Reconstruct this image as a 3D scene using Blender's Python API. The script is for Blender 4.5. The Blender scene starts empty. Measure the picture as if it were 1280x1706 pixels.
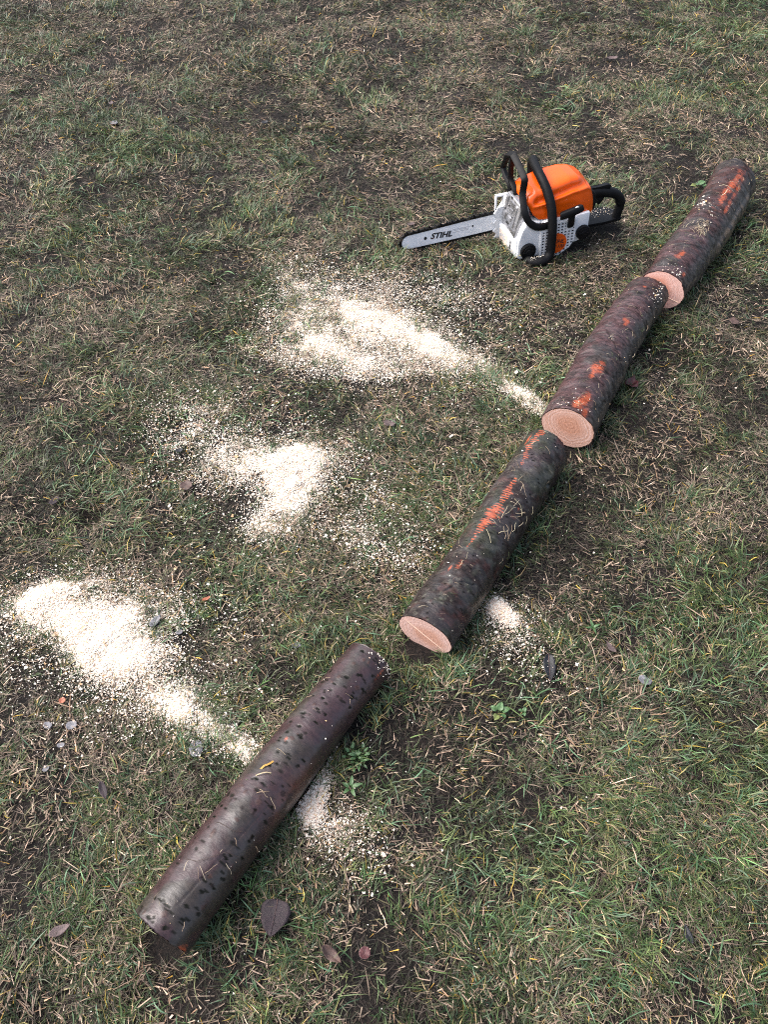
import bpy, bmesh, math, random
import numpy as np
from mathutils import Vector, Matrix, Euler

random.seed(7)
rng = np.random.default_rng(11)
S = bpy.context.scene
COL = S.collection
R = math.radians

# ------------------------------------------------------------------ camera
CAM_H, CAM_PITCH, FPX = 1.45, 50.0, 1350.0          # metres, degrees below horizontal, focal length for a 1280 x 1706 frame
cam = bpy.data.cameras.new('camera')
cam.sensor_fit = 'VERTICAL'
cam.sensor_height = 36.0
cam.lens = 36.0 * FPX / 1706.0
cam.clip_start, cam.clip_end = 0.02, 500
camo = bpy.data.objects.new('camera', cam)
COL.objects.link(camo)
camo.location = (0, 0, CAM_H)
camo.rotation_euler = (R(90 - CAM_PITCH), 0, 0)
S.camera = camo

# ------------------------------------------------------------------ overcast daylight
SUN_EL, SUN_AZ = 50.0, -82.0                         # azimuth clockwise from +Y
world = bpy.data.worlds.new('World')
S.world = world
world.use_nodes = True
wn, wl = world.node_tree.nodes, world.node_tree.links
wn.clear()
sky = wn.new('ShaderNodeTexSky')
sky.sky_type = 'NISHITA'
sky.sun_disc = False
sky.sun_elevation = R(SUN_EL)
sky.sun_rotation = R(SUN_AZ)
sky.air_density, sky.dust_density, sky.ozone_density = 1.0, 6.0, 1.0
hs = wn.new('ShaderNodeHueSaturation')
hs.inputs['Saturation'].default_value = 0.80         # cloud cover: grey-white sky
bg = wn.new('ShaderNodeBackground')
bg.inputs['Strength'].default_value = 0.115
wo = wn.new('ShaderNodeOutputWorld')
wl.new(sky.outputs[0], hs.inputs['Color'])
wl.new(hs.outputs[0], bg.inputs[0])
wl.new(bg.outputs[0], wo.inputs[0])
sun = bpy.data.lights.new('sun', 'SUN')
sun.energy = 1.2
sun.angle = R(55)
sun.color = (0.95, 0.975, 1.0)
suno = bpy.data.objects.new('sun', sun)
COL.objects.link(suno)
sd = Vector((math.sin(R(SUN_AZ)) * math.cos(R(SUN_EL)), math.cos(R(SUN_AZ)) * math.cos(R(SUN_EL)), math.sin(R(SUN_EL))))
suno.rotation_euler = sd.to_track_quat('Z', 'Y').to_euler()
S.view_settings.view_transform = 'Standard'
S.view_settings.look = 'None'
S.view_settings.gamma = 1.0
S.view_settings.use_curve_mapping = False
S.view_settings.exposure = 1.52
S.cycles.filter_width = 1.1
S.cycles.use_denoising = False

# ------------------------------------------------------------------ helpers
def at(px, py, z=0.0):
    """point of the photograph (1280 x 1706) -> place on the level z"""
    t = R(CAM_PITCH)
    px, py = np.asarray(px, float), np.asarray(py, float)
    a, b = (px - 640) / FPX, (853 - py) / FPX
    dx, dy, dz = a, math.cos(t) + b * math.sin(t), -math.sin(t) + b * math.cos(t)
    s = (z - CAM_H) / dz
    return s * dx, s * dy

def _h(ix, iy, seed):
    n = (ix.astype(np.int64) * 374761393 + iy.astype(np.int64) * 668265263 + seed * 974634777) & 0xffffffff
    n = ((n ^ (n >> 13)) * 1274126177) & 0xffffffff
    n = ((n ^ (n >> 16)) * 2246822519) & 0xffffffff
    return ((n ^ (n >> 15)) & 0xffff) / 65535.0

def vn(x, y, scale, seed=0):
    x, y = np.asarray(x, float) / scale, np.asarray(y, float) / scale
    ix, iy = np.floor(x), np.floor(y)
    fx, fy = x - ix, y - iy
    fx, fy = fx * fx * (3 - 2 * fx), fy * fy * (3 - 2 * fy)
    a, b, c, d = _h(ix, iy, seed), _h(ix + 1, iy, seed), _h(ix, iy + 1, seed), _h(ix + 1, iy + 1, seed)
    return (a * (1 - fx) + b * fx) * (1 - fy) + (c * (1 - fx) + d * fx) * fy

def fbm(x, y, scale, seed=0, oct=3):
    t, a, n = 0, 1.0, 0
    for o in range(oct):
        t = t + a * vn(x, y, scale / 2 ** o, seed + o * 17)
        n += a
        a *= 0.5
    return t / n

def sstep(a, b, x):
    t = np.clip((x - a) / (b - a), 0, 1)
    return t * t * (3 - 2 * t)

def new_mat(name, color=(.5, .5, .5), rough=.6, metal=0.0, spec=.5):
    m = bpy.data.materials.new(name)
    m.use_nodes = True
    p = m.node_tree.nodes['Principled BSDF']
    p.inputs['Base Color'].default_value = (*color, 1)
    p.inputs['Roughness'].default_value = rough
    p.inputs['Metallic'].default_value = metal
    p.inputs['Specular IOR Level'].default_value = spec
    return m

def nd(m, t, **kw):
    n = m.node_tree.nodes.new(t)
    for k, v in kw.items():
        setattr(n, k, v)
    return n

def lk(m, a, b):
    m.node_tree.links.new(a, b)

def speckle(m, scale, amount, rough_amp=.15, bump=0.0, bscale=None):
    """break up a plain colour: noise on colour, roughness and relief"""
    p = m.node_tree.nodes['Principled BSDF']
    c = p.inputs['Base Color'].default_value[:]
    tc = nd(m, 'ShaderNodeTexCoord')
    n = nd(m, 'ShaderNodeTexNoise')
    n.inputs['Scale'].default_value = scale
    n.inputs['Detail'].default_value = 5
    lk(m, tc.outputs['Object'], n.inputs['Vector'])
    r = nd(m, 'ShaderNodeValToRGB')
    r.color_ramp.elements[0].position, r.color_ramp.elements[1].position = .3, .7
    r.color_ramp.elements[0].color = (*[v * (1 - amount) for v in c[:3]], 1)
    r.color_ramp.elements[1].color = (*[min(1, v * (1 + amount * .5)) for v in c[:3]], 1)
    lk(m, n.outputs['Fac'], r.inputs['Fac'])
    lk(m, r.outputs['Color'], p.inputs['Base Color'])
    mr = nd(m, 'ShaderNodeMapRange')
    r0 = p.inputs['Roughness'].default_value
    mr.inputs['To Min'].default_value, mr.inputs['To Max'].default_value = max(.05, r0 - rough_amp), min(1, r0 + rough_amp)
    lk(m, n.outputs['Fac'], mr.inputs['Value'])
    lk(m, mr.outputs[0], p.inputs['Roughness'])
    if bump:
        n2 = nd(m, 'ShaderNodeTexNoise')
        n2.inputs['Scale'].default_value = bscale or scale * 4
        n2.inputs['Detail'].default_value = 3
        lk(m, tc.outputs['Object'], n2.inputs['Vector'])
        b = nd(m, 'ShaderNodeBump')
        b.inputs['Strength'].default_value = bump
        b.inputs['Distance'].default_value = .002
        lk(m, n2.outputs['Fac'], b.inputs['Height'])
        lk(m, b.outputs[0], p.inputs['Normal'])
    return m

def attr_mat(name, rough=.5, spec=.4, trans=0.0):
    m = new_mat(name, rough=rough, spec=spec)
    p = m.node_tree.nodes['Principled BSDF']
    a = nd(m, 'ShaderNodeAttribute', attribute_name='Col')
    lk(m, a.outputs['Color'], p.inputs['Base Color'])
    if trans:
        tr = nd(m, 'ShaderNodeBsdfTranslucent')
        lk(m, a.outputs['Color'], tr.inputs['Color'])
        mx = nd(m, 'ShaderNodeMixShader')
        mx.inputs[0].default_value = trans
        out = m.node_tree.nodes['Material Output']
        lk(m, p.outputs[0], mx.inputs[1])
        lk(m, tr.outputs[0], mx.inputs[2])
        lk(m, mx.outputs[0], out.inputs['Surface'])
    return m

def link(name, me, mat=None, parent=None, smooth=False):
    o = bpy.data.objects.new(name, me)
    COL.objects.link(o)
    if mat is not None and not me.materials:
        me.materials.append(mat)
    if smooth:
        me.shade_smooth()
    if parent is not None:
        o.parent = parent
    return o

def raw_mesh(name, verts, faces_list, cols=None, scrape=None, dull=None):
    """verts (n,3); faces_list: list of (m,k) int arrays"""
    me = bpy.data.meshes.new(name)
    me.vertices.add(len(verts))
    me.vertices.foreach_set('co', np.ascontiguousarray(verts, dtype=np.float32).ravel())
    loops = np.concatenate([f.ravel() for f in faces_list]).astype(np.int32)
    sizes = np.concatenate([np.full(len(f), f.shape[1], np.int32) for f in faces_list])
    starts = np.concatenate([[0], np.cumsum(sizes)[:-1]]).astype(np.int32)
    me.loops.add(len(loops))
    me.loops.foreach_set('vertex_index', loops)
    me.polygons.add(len(sizes))
    me.polygons.foreach_set('loop_start', starts)
    if cols is not None:
        ca = me.color_attributes.new('Col', 'FLOAT_COLOR', 'POINT')
        c4 = np.ones((len(verts), 4), np.float32)
        c4[:, :3] = cols
        ca.data.foreach_set('color', c4.ravel())
    for an, av in (('Scrape', scrape), ('Dull', dull)):
        if av is not None:
            sa = me.attributes.new(an, 'FLOAT', 'POINT')
            sa.data.foreach_set('value', np.ascontiguousarray(av, dtype=np.float32).ravel())
    me.update(calc_edges=True)
    me.validate()
    return me

def tag(o, label, cat=None, group=None, kind=None):
    o['label'] = label
    if cat: o['category'] = cat
    if group: o['group'] = group
    if kind: o['kind'] = kind
    return o

def empty(name, loc=(0, 0, 0), rot=(0, 0, 0)):
    o = bpy.data.objects.new(name, None)
    o.empty_display_size = .05
    COL.objects.link(o)
    o.location, o.rotation_euler = loc, rot
    return o

# ------------------------------------------------------------------ lie of the ground
PITS = [(150, 862, .028, .035), (965, 1292, .045, .02), (560, 1010, .03, .012), (80, 1690, .05, .015), (250, 1660, .05, .014),
        (960, 930, .05, .012), (1180, 1190, .05, .012), (120, 50, .12, .02), (690, 1190, .04, .012)]
PITS = [(*at(a, b), r, d) for a, b, r, d in PITS]

def ground_z(x, y):
    z = (fbm(x, y, .55, 3, 2) - .5) * .018 + (fbm(x, y, .13, 5, 3) - .5) * .016 + (vn(x, y, .035, 9) - .5) * .004
    for px, py, r, d in PITS:
        z = z - d * np.exp(-(((x - px) ** 2 + (y - py) ** 2) / r ** 2))
    return z

# ------------------------------------------------------------------ where the logs and the saw lie
LOGS = [  # near end, far end, radius near, radius far
    ((-.349, .314, .050), (-.028, .800, .044), .0540, .0480),
    ((.081, .852, .055), (.391, 1.369, .054), .0590, .0585),
    ((.451, 1.433, .062), (.763, 1.996, .055), .0660, .0590),
    ((.807, 2.005, .061), (1.183, 2.621, .068), .0650, .0720),
]
SAW_LOC, SAW_ROT = (.632, 2.396, .004), (R(4), R(2.5), R(195))

def log_sd(x, y):
    """distance to the nearest log axis, in log radii"""
    best = np.full(np.shape(x), 99.0)
    for A, B, ra, rb in LOGS:
        ax, ay, bx, by = A[0], A[1], B[0], B[1]
        dx, dy = bx - ax, by - ay
        L2 = dx * dx + dy * dy
        t = ((x - ax) * dx + (y - ay) * dy) / L2
        tc = np.clip(t, 0, 1)
        d = np.hypot(x - ax - tc * dx, y - ay - tc * dy) / (ra + (rb - ra) * tc)
        best = np.minimum(best, d)
    return best

def in_saw(x, y):
    c, s = math.cos(SAW_ROT[2]), math.sin(SAW_ROT[2])
    lx = (x - SAW_LOC[0]) * c + (y - SAW_LOC[1]) * s
    ly = -(x - SAW_LOC[0]) * s + (y - SAW_LOC[1]) * c
    return ((lx > -.0) & (lx < .25) & (ly > -.09) & (ly < .10)) | ((lx > -.15) & (lx < 0) & (ly > -.075) & (ly < .02))

# ------------------------------------------------------------------ ground sheet
def build_ground():
    fx = np.arange(-3.0, 3.001, .018)
    fy = np.arange(-.6, 5.8, .018)
    gx = np.concatenate([-np.geomspace(150, 3.1, 22), fx, np.geomspace(3.1, 150, 22)])
    gy = np.concatenate([-np.geomspace(150, .7, 22), fy, np.geomspace(5.9, 150, 22)])
    X, Y = np.meshgrid(gx, gy)
    Z = ground_z(X, Y)
    V = np.stack([X.ravel(), Y.ravel(), Z.ravel()], 1)
    nx, ny = len(gx), len(gy)
    i = (np.arange(ny - 1)[:, None] * nx + np.arange(nx - 1)[None]).ravel()
    F = np.stack([i, i + 1, i + nx + 1, i + nx], 1)
    me = raw_mesh('ground', V, [F])
    m = new_mat('soil', (.05, .038, .03), .85, spec=.3)
    p = m.node_tree.nodes['Principled BSDF']
    tc = nd(m, 'ShaderNodeTexCoord')
    n1 = nd(m, 'ShaderNodeTexNoise'); n1.inputs['Scale'].default_value = 9; n1.inputs['Detail'].default_value = 8; n1.inputs['Roughness'].default_value = .7
    n2 = nd(m, 'ShaderNodeTexNoise'); n2.inputs['Scale'].default_value = 190; n2.inputs['Detail'].default_value = 8; n2.inputs['Roughness'].default_value = .75
    for n in (n1, n2): lk(m, tc.outputs['Object'], n.inputs['Vector'])
    r1 = nd(m, 'ShaderNodeValToRGB')
    e = r1.color_ramp.elements
    e[0].position, e[0].color = .35, (.007, .0055, .005, 1)
    e[1].position, e[1].color = .7, (.027, .019, .016, 1)
    lk(m, n1.outputs['Fac'], r1.inputs['Fac'])
    r2 = nd(m, 'ShaderNodeValToRGB')
    e = r2.color_ramp.elements
    e[0].position, e[0].color = .42, (.3, .3, .3, 1)
    e[1].position, e[1].color = .62, (1.9, 1.8, 1.7, 1)
    lk(m, n2.outputs['Fac'], r2.inputs['Fac'])
    mx = nd(m, 'ShaderNodeMix', data_type='RGBA', blend_type='MULTIPLY')
    mx.inputs['Factor'].default_value = 1
    lk(m, r1.outputs['Color'], mx.inputs['A'])
    lk(m, r2.outputs['Color'], mx.inputs['B'])
    lk(m, mx.outputs['Result'], p.inputs['Base Color'])
    b = nd(m, 'ShaderNodeBump'); b.inputs['Strength'].default_value = 1.0; b.inputs['Distance'].default_value = .012
    lk(m, n2.outputs['Fac'], b.inputs['Height'])
    lk(m, b.outputs[0], p.inputs['Normal'])
    o = link('ground', me, m, smooth=True)
    o['kind'] = 'structure'
    o['label'] = 'dark soil of the worn lawn'
build_ground()

# ------------------------------------------------------------------ logs
def frame_for(A, B):
    A, B = Vector(A), Vector(B)
    x = (B - A); L = x.length; x.normalize()
    z = Vector((0, 0, 1)) - x * x.z; z.normalize()
    y = z.cross(x)
    M = Matrix((x, y, z)).transposed().to_4x4()
    M.translation = A
    return M, L                      # local x along the log, z up, y to its left

def blob(u, v, u0, v0, ru, rv):
    return np.exp(-(((u - u0) / ru) ** 2 + ((v - v0) / rv) ** 2))

wood_mats = {}
def wood_mat(name, base, dark, off):
    m = new_mat(name, base, .75, spec=.25)
    p = m.node_tree.nodes['Principled BSDF']
    tc = nd(m, 'ShaderNodeTexCoord')
    sep = nd(m, 'ShaderNodeSeparateXYZ')
    lk(m, tc.outputs['Object'], sep.inputs[0])
    cmb = nd(m, 'ShaderNodeCombineXYZ')
    a1 = nd(m, 'ShaderNodeMath', operation='SUBTRACT'); a1.inputs[1].default_value = off[0]
    a2 = nd(m, 'ShaderNodeMath', operation='SUBTRACT'); a2.inputs[1].default_value = off[1]
    lk(m, sep.outputs['Y'], a1.inputs[0]); lk(m, sep.outputs['Z'], a2.inputs[0])
    lk(m, a1.outputs[0], cmb.inputs[0]); lk(m, a2.outputs[0], cmb.inputs[1])
    nz = nd(m, 'ShaderNodeTexNoise'); nz.inputs['Scale'].default_value = 22; nz.inputs['Detail'].default_value = 2
    lk(m, cmb.outputs[0], nz.inputs['Vector'])
    ln = nd(m, 'ShaderNodeVectorMath', operation='LENGTH')
    lk(m, cmb.outputs[0], ln.inputs[0])
    ma = nd(m, 'ShaderNodeMath', operation='MULTIPLY_ADD'); ma.inputs[1].default_value = .026; 
    lk(m, nz.outputs['Fac'], ma.inputs[0]); lk(m, ln.outputs['Value'], ma.inputs[2])
    # ring spacing varies from year to year: noise of the radius itself
    rv = nd(m, 'ShaderNodeTexNoise', noise_dimensions='1D'); rv.inputs['Scale'].default_value = 230; rv.inputs['Detail'].default_value = 3; rv.inputs['Roughness'].default_value = .65
    lk(m, ma.outputs[0], rv.inputs['W'])
    ramp = nd(m, 'ShaderNodeValToRGB')
    e = ramp.color_ramp.elements
    e[0].position, e[0].color = .36, (*dark, 1)
    e[1].position, e[1].color = .60, (*base, 1)
    lk(m, rv.outputs['Fac'], ramp.inputs['Fac'])
    # heart a little darker and redder than the sapwood
    hr = nd(m, 'ShaderNodeValToRGB')
    e = hr.color_ramp.elements
    e[0].position, e[0].color = .42, (.86, .72, .62, 1)
    e[1].position, e[1].color = .62, (1, 1, 1, 1)
    sc = nd(m, 'ShaderNodeMath', operation='MULTIPLY'); sc.inputs[1].default_value = 11
    lk(m, ma.outputs[0], sc.inputs[0]); lk(m, sc.outputs[0], hr.inputs['Fac'])
    mx = nd(m, 'ShaderNodeMix', data_type='RGBA', blend_type='MULTIPLY'); mx.inputs['Factor'].default_value = 1
    lk(m, ramp.outputs['Color'], mx.inputs['A']); lk(m, hr.outputs['Color'], mx.inputs['B'])
    fn = nd(m, 'ShaderNodeTexNoise'); fn.inputs['Scale'].default_value = 420; fn.inputs['Detail'].default_value = 3
    mp = nd(m, 'ShaderNodeMapping'); mp.inputs['Scale'].default_value = (1, .22, 1); mp.inputs['Rotation'].default_value = (0, 0, .7)
    lk(m, cmb.outputs[0], mp.inputs[0]); lk(m, mp.outputs[0], fn.inputs['Vector'])
    fr = nd(m, 'ShaderNodeValToRGB')
    e = fr.color_ramp.elements
    e[0].position, e[0].color = .3, (.8, .76, .72, 1)
    e[1].position, e[1].color = .7, (1.08, 1.08, 1.08, 1)
    lk(m, fn.outputs['Fac'], fr.inputs['Fac'])
    mx2 = nd(m, 'ShaderNodeMix', data_type='RGBA', blend_type='MULTIPLY'); mx2.inputs['Factor'].default_value = 1
    lk(m, mx.outputs['Result'], mx2.inputs['A']); lk(m, fr.outputs['Color'], mx2.inputs['B'])
    lk(m, mx2.outputs['Result'], p.inputs['Base Color'])
    b = nd(m, 'ShaderNodeBump'); b.inputs['Strength'].default_value = .6; b.inputs['Distance'].default_value = .0015
    lk(m, fn.outputs['Fac'], b.inputs['Height']); lk(m, b.outputs[0], p.inputs['Normal'])
    return m

def bark_mat(name, rough, bump, grain=.5, wet=.3):
    m = attr_mat(name, rough, .5 + wet * .5)
    p = m.node_tree.nodes['Principled BSDF']
    p.inputs['Coat Weight'].default_value = wet
    p.inputs['Coat Roughness'].default_value = .3
    p.inputs['Coat Tint'].default_value = (.93, .92, 1, 1)
    tc = nd(m, 'ShaderNodeTexCoord')
    mp = nd(m, 'ShaderNodeMapping'); mp.inputs['Scale'].default_value = (1, .45, .45)
    n = nd(m, 'ShaderNodeTexNoise'); n.inputs['Scale'].default_value = 260; n.inputs['Detail'].default_value = 6; n.inputs['Roughness'].default_value = .65
    lk(m, tc.outputs['Object'], mp.inputs[0]); lk(m, mp.outputs[0], n.inputs['Vector'])
    b = nd(m, 'ShaderNodeBump'); b.inputs['Strength'].default_value = bump; b.inputs['Distance'].default_value = .002
    lk(m, n.outputs['Fac'], b.inputs['Height']); lk(m, b.outputs[0], p.inputs['Normal'])
    n2 = nd(m, 'ShaderNodeTexNoise'); n2.inputs['Scale'].default_value = 34; n2.inputs['Detail'].default_value = 5
    lk(m, tc.outputs['Object'], n2.inputs['Vector'])
    at_ = [q for q in m.node_tree.nodes if q.type == 'ATTRIBUTE'][0]
    # flecked grain of the bark
    gr = nd(m, 'ShaderNodeTexNoise'); gr.inputs['Scale'].default_value = 170; gr.inputs['Detail'].default_value = 8; gr.inputs['Roughness'].default_value = .8
    mg = nd(m, 'ShaderNodeMapping'); mg.inputs['Scale'].default_value = (1, .4, .4)
    lk(m, tc.outputs['Object'], mg.inputs[0]); lk(m, mg.outputs[0], gr.inputs['Vector'])
    rg = nd(m, 'ShaderNodeValToRGB')
    e = rg.color_ramp.elements
    e[0].position, e[0].color = .36, (1 - grain, 1 - grain, 1 - grain, 1)
    e[1].position, e[1].color = .66, (1 + grain, 1 + grain, 1 + grain, 1)
    lk(m, gr.outputs['Fac'], rg.inputs['Fac'])
    mu = nd(m, 'ShaderNodeMix', data_type='RGBA', blend_type='MULTIPLY'); mu.inputs['Factor'].default_value = 1
    lk(m, at_.outputs['Color'], mu.inputs['A']); lk(m, rg.outputs['Color'], mu.inputs['B'])
    # torn fibres of the orange inner bark
    sa = nd(m, 'ShaderNodeAttribute', attribute_name='Scrape')
    fb = nd(m, 'ShaderNodeTexNoise'); fb.inputs['Scale'].default_value = 330; fb.inputs['Detail'].default_value = 4; fb.inputs['Roughness'].default_value = .7
    mf = nd(m, 'ShaderNodeMapping'); mf.inputs['Scale'].default_value = (1, .22, .22); mf.inputs['Rotation'].default_value = (0, .25, .2)
    lk(m, tc.outputs['Object'], mf.inputs[0]); lk(m, mf.outputs[0], fb.inputs['Vector'])
    ad = nd(m, 'ShaderNodeMath', operation='MULTIPLY_ADD'); ad.inputs[1].default_value = 2.2
    lk(m, fb.outputs['Fac'], ad.inputs[0]); lk(m, sa.outputs['Fac'], ad.inputs[2])
    th = nd(m, 'ShaderNodeMapRange'); th.inputs['From Min'].default_value, th.inputs['From Max'].default_value = 1.42, 1.95
    lk(m, ad.outputs[0], th.inputs['Value'])
    gate = nd(m, 'ShaderNodeMapRange'); gate.inputs['From Min'].default_value, gate.inputs['From Max'].default_value = .08, .55
    lk(m, sa.outputs['Fac'], gate.inputs['Value'])
    pr = nd(m, 'ShaderNodeMath', operation='MULTIPLY'); lk(m, th.outputs[0], pr.inputs[0]); lk(m, gate.outputs[0], pr.inputs[1])
    oc = nd(m, 'ShaderNodeValToRGB')
    e = oc.color_ramp.elements
    e[0].position, e[0].color = .34, (.10, .024, .016, 1)
    e[1].position, e[1].color = .60, (.40, .088, .036, 1)
    oe = oc.color_ramp.elements.new(.76); oe.color = (.66, .25, .13, 1)
    lk(m, gr.outputs['Fac'], oc.inputs['Fac'])
    ms = nd(m, 'ShaderNodeMix', data_type='RGBA')
    lk(m, pr.outputs[0], ms.inputs['Factor']); lk(m, mu.outputs['Result'], ms.inputs['A']); lk(m, oc.outputs['Color'], ms.inputs['B'])
    lk(m, ms.outputs['Result'], p.inputs['Base Color'])
    da = nd(m, 'ShaderNodeAttribute', attribute_name='Dull')
    ds = nd(m, 'ShaderNodeMapRange'); ds.inputs['To Min'].default_value = .5 + wet * .5; ds.inputs['To Max'].default_value = .04
    lk(m, da.outputs['Fac'], ds.inputs['Value']); lk(m, ds.outputs[0], p.inputs['Specular IOR Level'])
    dc = nd(m, 'ShaderNodeMapRange'); dc.inputs['To Min'].default_value = wet; dc.inputs['To Max'].default_value = 0
    lk(m, da.outputs['Fac'], dc.inputs['Value']); lk(m, dc.outputs[0], p.inputs['Coat Weight'])
    mr = nd(m, 'ShaderNodeMapRange')
    mr.inputs['From Min'].default_value, mr.inputs['From Max'].default_value = .3, .7
    mr.inputs['To Min'].default_value, mr.inputs['To Max'].default_value = rough - .1, rough + .18
    lk(m, n2.outputs['Fac'], mr.inputs['Value']); lk(m, mr.outputs[0], p.inputs['Roughness'])
    return m

def mixc(c, col, m):
    return c * (1 - m[..., None]) + np.array(col) * m[..., None]

ORANGE = (.62, .125, .04)
ORANGE_D = (.38, .06, .035)

def bark_arrays(k, L, U, V):
    """radius offset and colour over (U metres, V degrees from the top, + to the right)"""
    s = U
    a = V / 180 * math.pi * .058           # metres round the trunk
    f1 = fbm(s, a, .05, 20 + k, 4)
    f2 = fbm(s * 1.0, a * .35, .012, 40 + k, 3)
    f3 = fbm(s, a, .16, 60 + k, 2)
    dul = np.clip(.12 + (.25, .6, .6, .6)[k] * sstep(.42, .64, fbm(s, a * .6, .014, 210 + k, 4)), 0, 1)      # dry, matte places on the wet bark
    scr = np.zeros(U.shape)                 # where the bark is scraped to the orange inner layer
    if k == 0:
        dr = (f3 - .5) * .009 + (f1 - .5) * .0032 + (f2 - .5) * .0006
        c = np.zeros(U.shape + (3,)) + np.array((.036, .0185, .0195))
        c = mixc(c, (.026, .026, .018), sstep(.5, .66, f1) * .6)
        c = mixc(c, (.030, .016, .014), sstep(.50, .72, f3) * sstep(10, 60, V) * .8)
        c = mixc(c, (.09, .03, .022), blob(U, V, .28, 62, .06, 22) * sstep(.45, .6, f1) * .9)
        c = c * (.75 + .5 * f2[..., None])
        # dark corky dots in loose rows round the trunk
        r2 = np.random.default_rng(5)
        for row in np.arange(.012, L, .0205):
            for q in range(r2.integers(6, 14)):
                u0, v0 = row + r2.normal(0, .004), r2.uniform(-75, 62)
                if vn(np.array([u0]), np.array([v0 * .001]), .06, 3)[0] < (.18 if u0 < .27 else .42): continue
                ru, rv = r2.uniform(.0013, .0026), r2.uniform(2.6, 6.0)
                mk = sstep(.35, .55, blob(U, V, u0, v0, ru * 1.3, rv * 1.3))
                fd = r2.uniform(.7, 1.0); c = mixc(c, (.006, .007, .005), mk * fd); dul = np.maximum(dul, mk * fd)
                dr = dr - mk * .0004
        for q in range(46):                       # scuffs and thin peeled flakes
            mk = sstep(.45, .6, blob(U, V, r2.uniform(0, L), r2.uniform(-80, 80), r2.uniform(.002, .008), r2.uniform(2, 7)) * (.55 + .9 * f2)); c = mixc(c, (.060, .034, .030) if q % 3 else (.016, .010, .009), mk * .7); dul = np.maximum(dul, mk * .6); dr = dr + mk * .0005
        # a shallow crease and old branch scars
        line = np.abs(V - (20 + 120 * (U - .10))) * .001 + .0
        mk = sstep(.0022, .0004, line) * sstep(.03, .06, U) * sstep(.26, .2, U)
        c = mixc(c, (.02, .014, .012), mk * .7); dr = dr - mk * .001
        mk = blob(U, V, .255, 66, .02, 16); dr = dr + mk * .004
        c = mixc(c, (.02, .013, .012), sstep(.4, .8, mk) * .8)
        scr = np.maximum(scr, blob(U, V, -.002, 68, .012, 12) * 1.1)
        scr = np.maximum(scr, blob(U, V, .555, 60, .022, 7) * .62)
        scr = np.maximum(scr, blob(U, V, .345, -16, .006, 5) * .8)
        mk = sstep(.35, .7, blob(U, V, .13, 12, .008, 6)); c = mixc(c, (.05, .026, .025), mk)
    elif k == 1:
        dr = (f3 - .5) * .010 + (f1 - .5) * .0045 + (f2 - .5) * .0014
        c = np.zeros(U.shape + (3,)) + np.array((.021, .0145, .0135))
        c = mixc(c, (.024, .026, .017), sstep(.48, .62, f1) * .8)
        c = mixc(c, (.052, .040, .044), sstep(.52, .7, f3) * .7)
        c = mixc(c, (.085, .078, .062), sstep(.64, .74, fbm(s, a, .009, 215, 3)) * .4)
        c = mixc(c, (.060, .018, .014), sstep(.64, .78, fbm(s, a, .03, 216, 3)) * .4)
        c = c * (.7 + .6 * f2[..., None])
        r2 = np.random.default_rng(8)
        for q in range(90):
            u0, v0 = r2.uniform(0, L), r2.uniform(-80, 80)
            mk = sstep(.4, .6, blob(U, V, u0, v0, r2.uniform(.0015, .0032), r2.uniform(2, 5)))
            c = mixc(c, (.007, .007, .007), mk * .8); dul = np.maximum(dul, mk)
        for q in range(34):                       # pale lichen rounds
            u0, v0 = r2.uniform(0, .11), r2.uniform(-50, 50)
            mk = sstep(.4, .75, blob(U, V, u0, v0, r2.uniform(.002, .005), r2.uniform(2, 5))) * sstep(.35, .6, f2)
            c = mixc(c, (.10, .10, .075), mk * .55)
        # scraped streak with cross bars
        vc = 9 * (fbm(U, a * 0, .010, 72, 2) - .5) + np.interp(U, [.20, .26, .32, .365, .415, .49, .535, .60], [-16, -17, -14, -11, -11, -19, -26, -18])
        hw = np.interp(U, [.195, .215, .25, .275, .30, .33, .345, .37, .40, .425, .435, .47, .475, .51, .52, .525, .56, .58, .595, .61],
                          [0, 4, 6, 11, 18, 17, 9, 10, 9, 4, 0, 0, 6, 7, 4, 7, 10, 10, 9, 4])
        bars = .5 + .5 * np.sin(2 * math.pi * (U + (V - vc) * .00012) / .0072 + 6 * (vn(U, a, .03, 7) - .5))
        e = np.abs(V - vc) / np.maximum(hw * (1.05 + 1.3 * (vn(U, a * 0, .0075, 71) - .5)), .01)
        mk = sstep(1.0, .8, e) * sstep(.22, .42, bars + .9 * sstep(.55, .1, e) * sstep(.25, .29, U) * sstep(.35, .31, U) + .5 * (f2 - .5))
        scr = np.maximum(scr, mk * .86); dr = dr - mk * .0009
        for u0, v0, ru, rv in ((.565, -42, .022, 5), (.135, -22, .011, 3.2), (.356, 31, .007, 4), (.15, -8, .02, 8)):
            scr = np.maximum(scr, blob(U, V, u0, v0, ru, rv) * (1.0 if v0 < -9 else .6))
        # torn branch stub on the right
        mk = blob(U, V, .50, 58, .017, 11); dr = dr + mk * .006 - blob(U, V, .478, 66, .008, 6) * .008
        c = mixc(c, (.5, .36, .24), sstep(.6, .75, blob(U, V, .478, 62, .013, 5) * (.5 + f2)))
        # knot swelling and cracks
        mk = blob(U, V, .15, 0, .028, 20); dr = dr + mk * .0035
        crk = np.abs(U - .118 - .0006 * (V - 20) - .006 * (vn(U, a, .02, 99) - .5))
        mk = sstep(.0022, .0008, crk) * sstep(2, 10, V) * sstep(48, 40, V); c = mixc(c, (.006, .005, .005), mk); dr = dr - mk * .002
        crk = np.abs(V - 2 - 500 * (U - .09)) ; mk = sstep(3, 1.2, crk) * sstep(.075, .083, U) * sstep(.104, .096, U)
        c = mixc(c, (.006, .005, .005), mk); dr = dr - mk * .002
    else:
        dr = (f3 - .5) * .014 + (f1 - .5) * .005 + (f2 - .5) * .0016
        rk = np.random.default_rng(70 + k)
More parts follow.
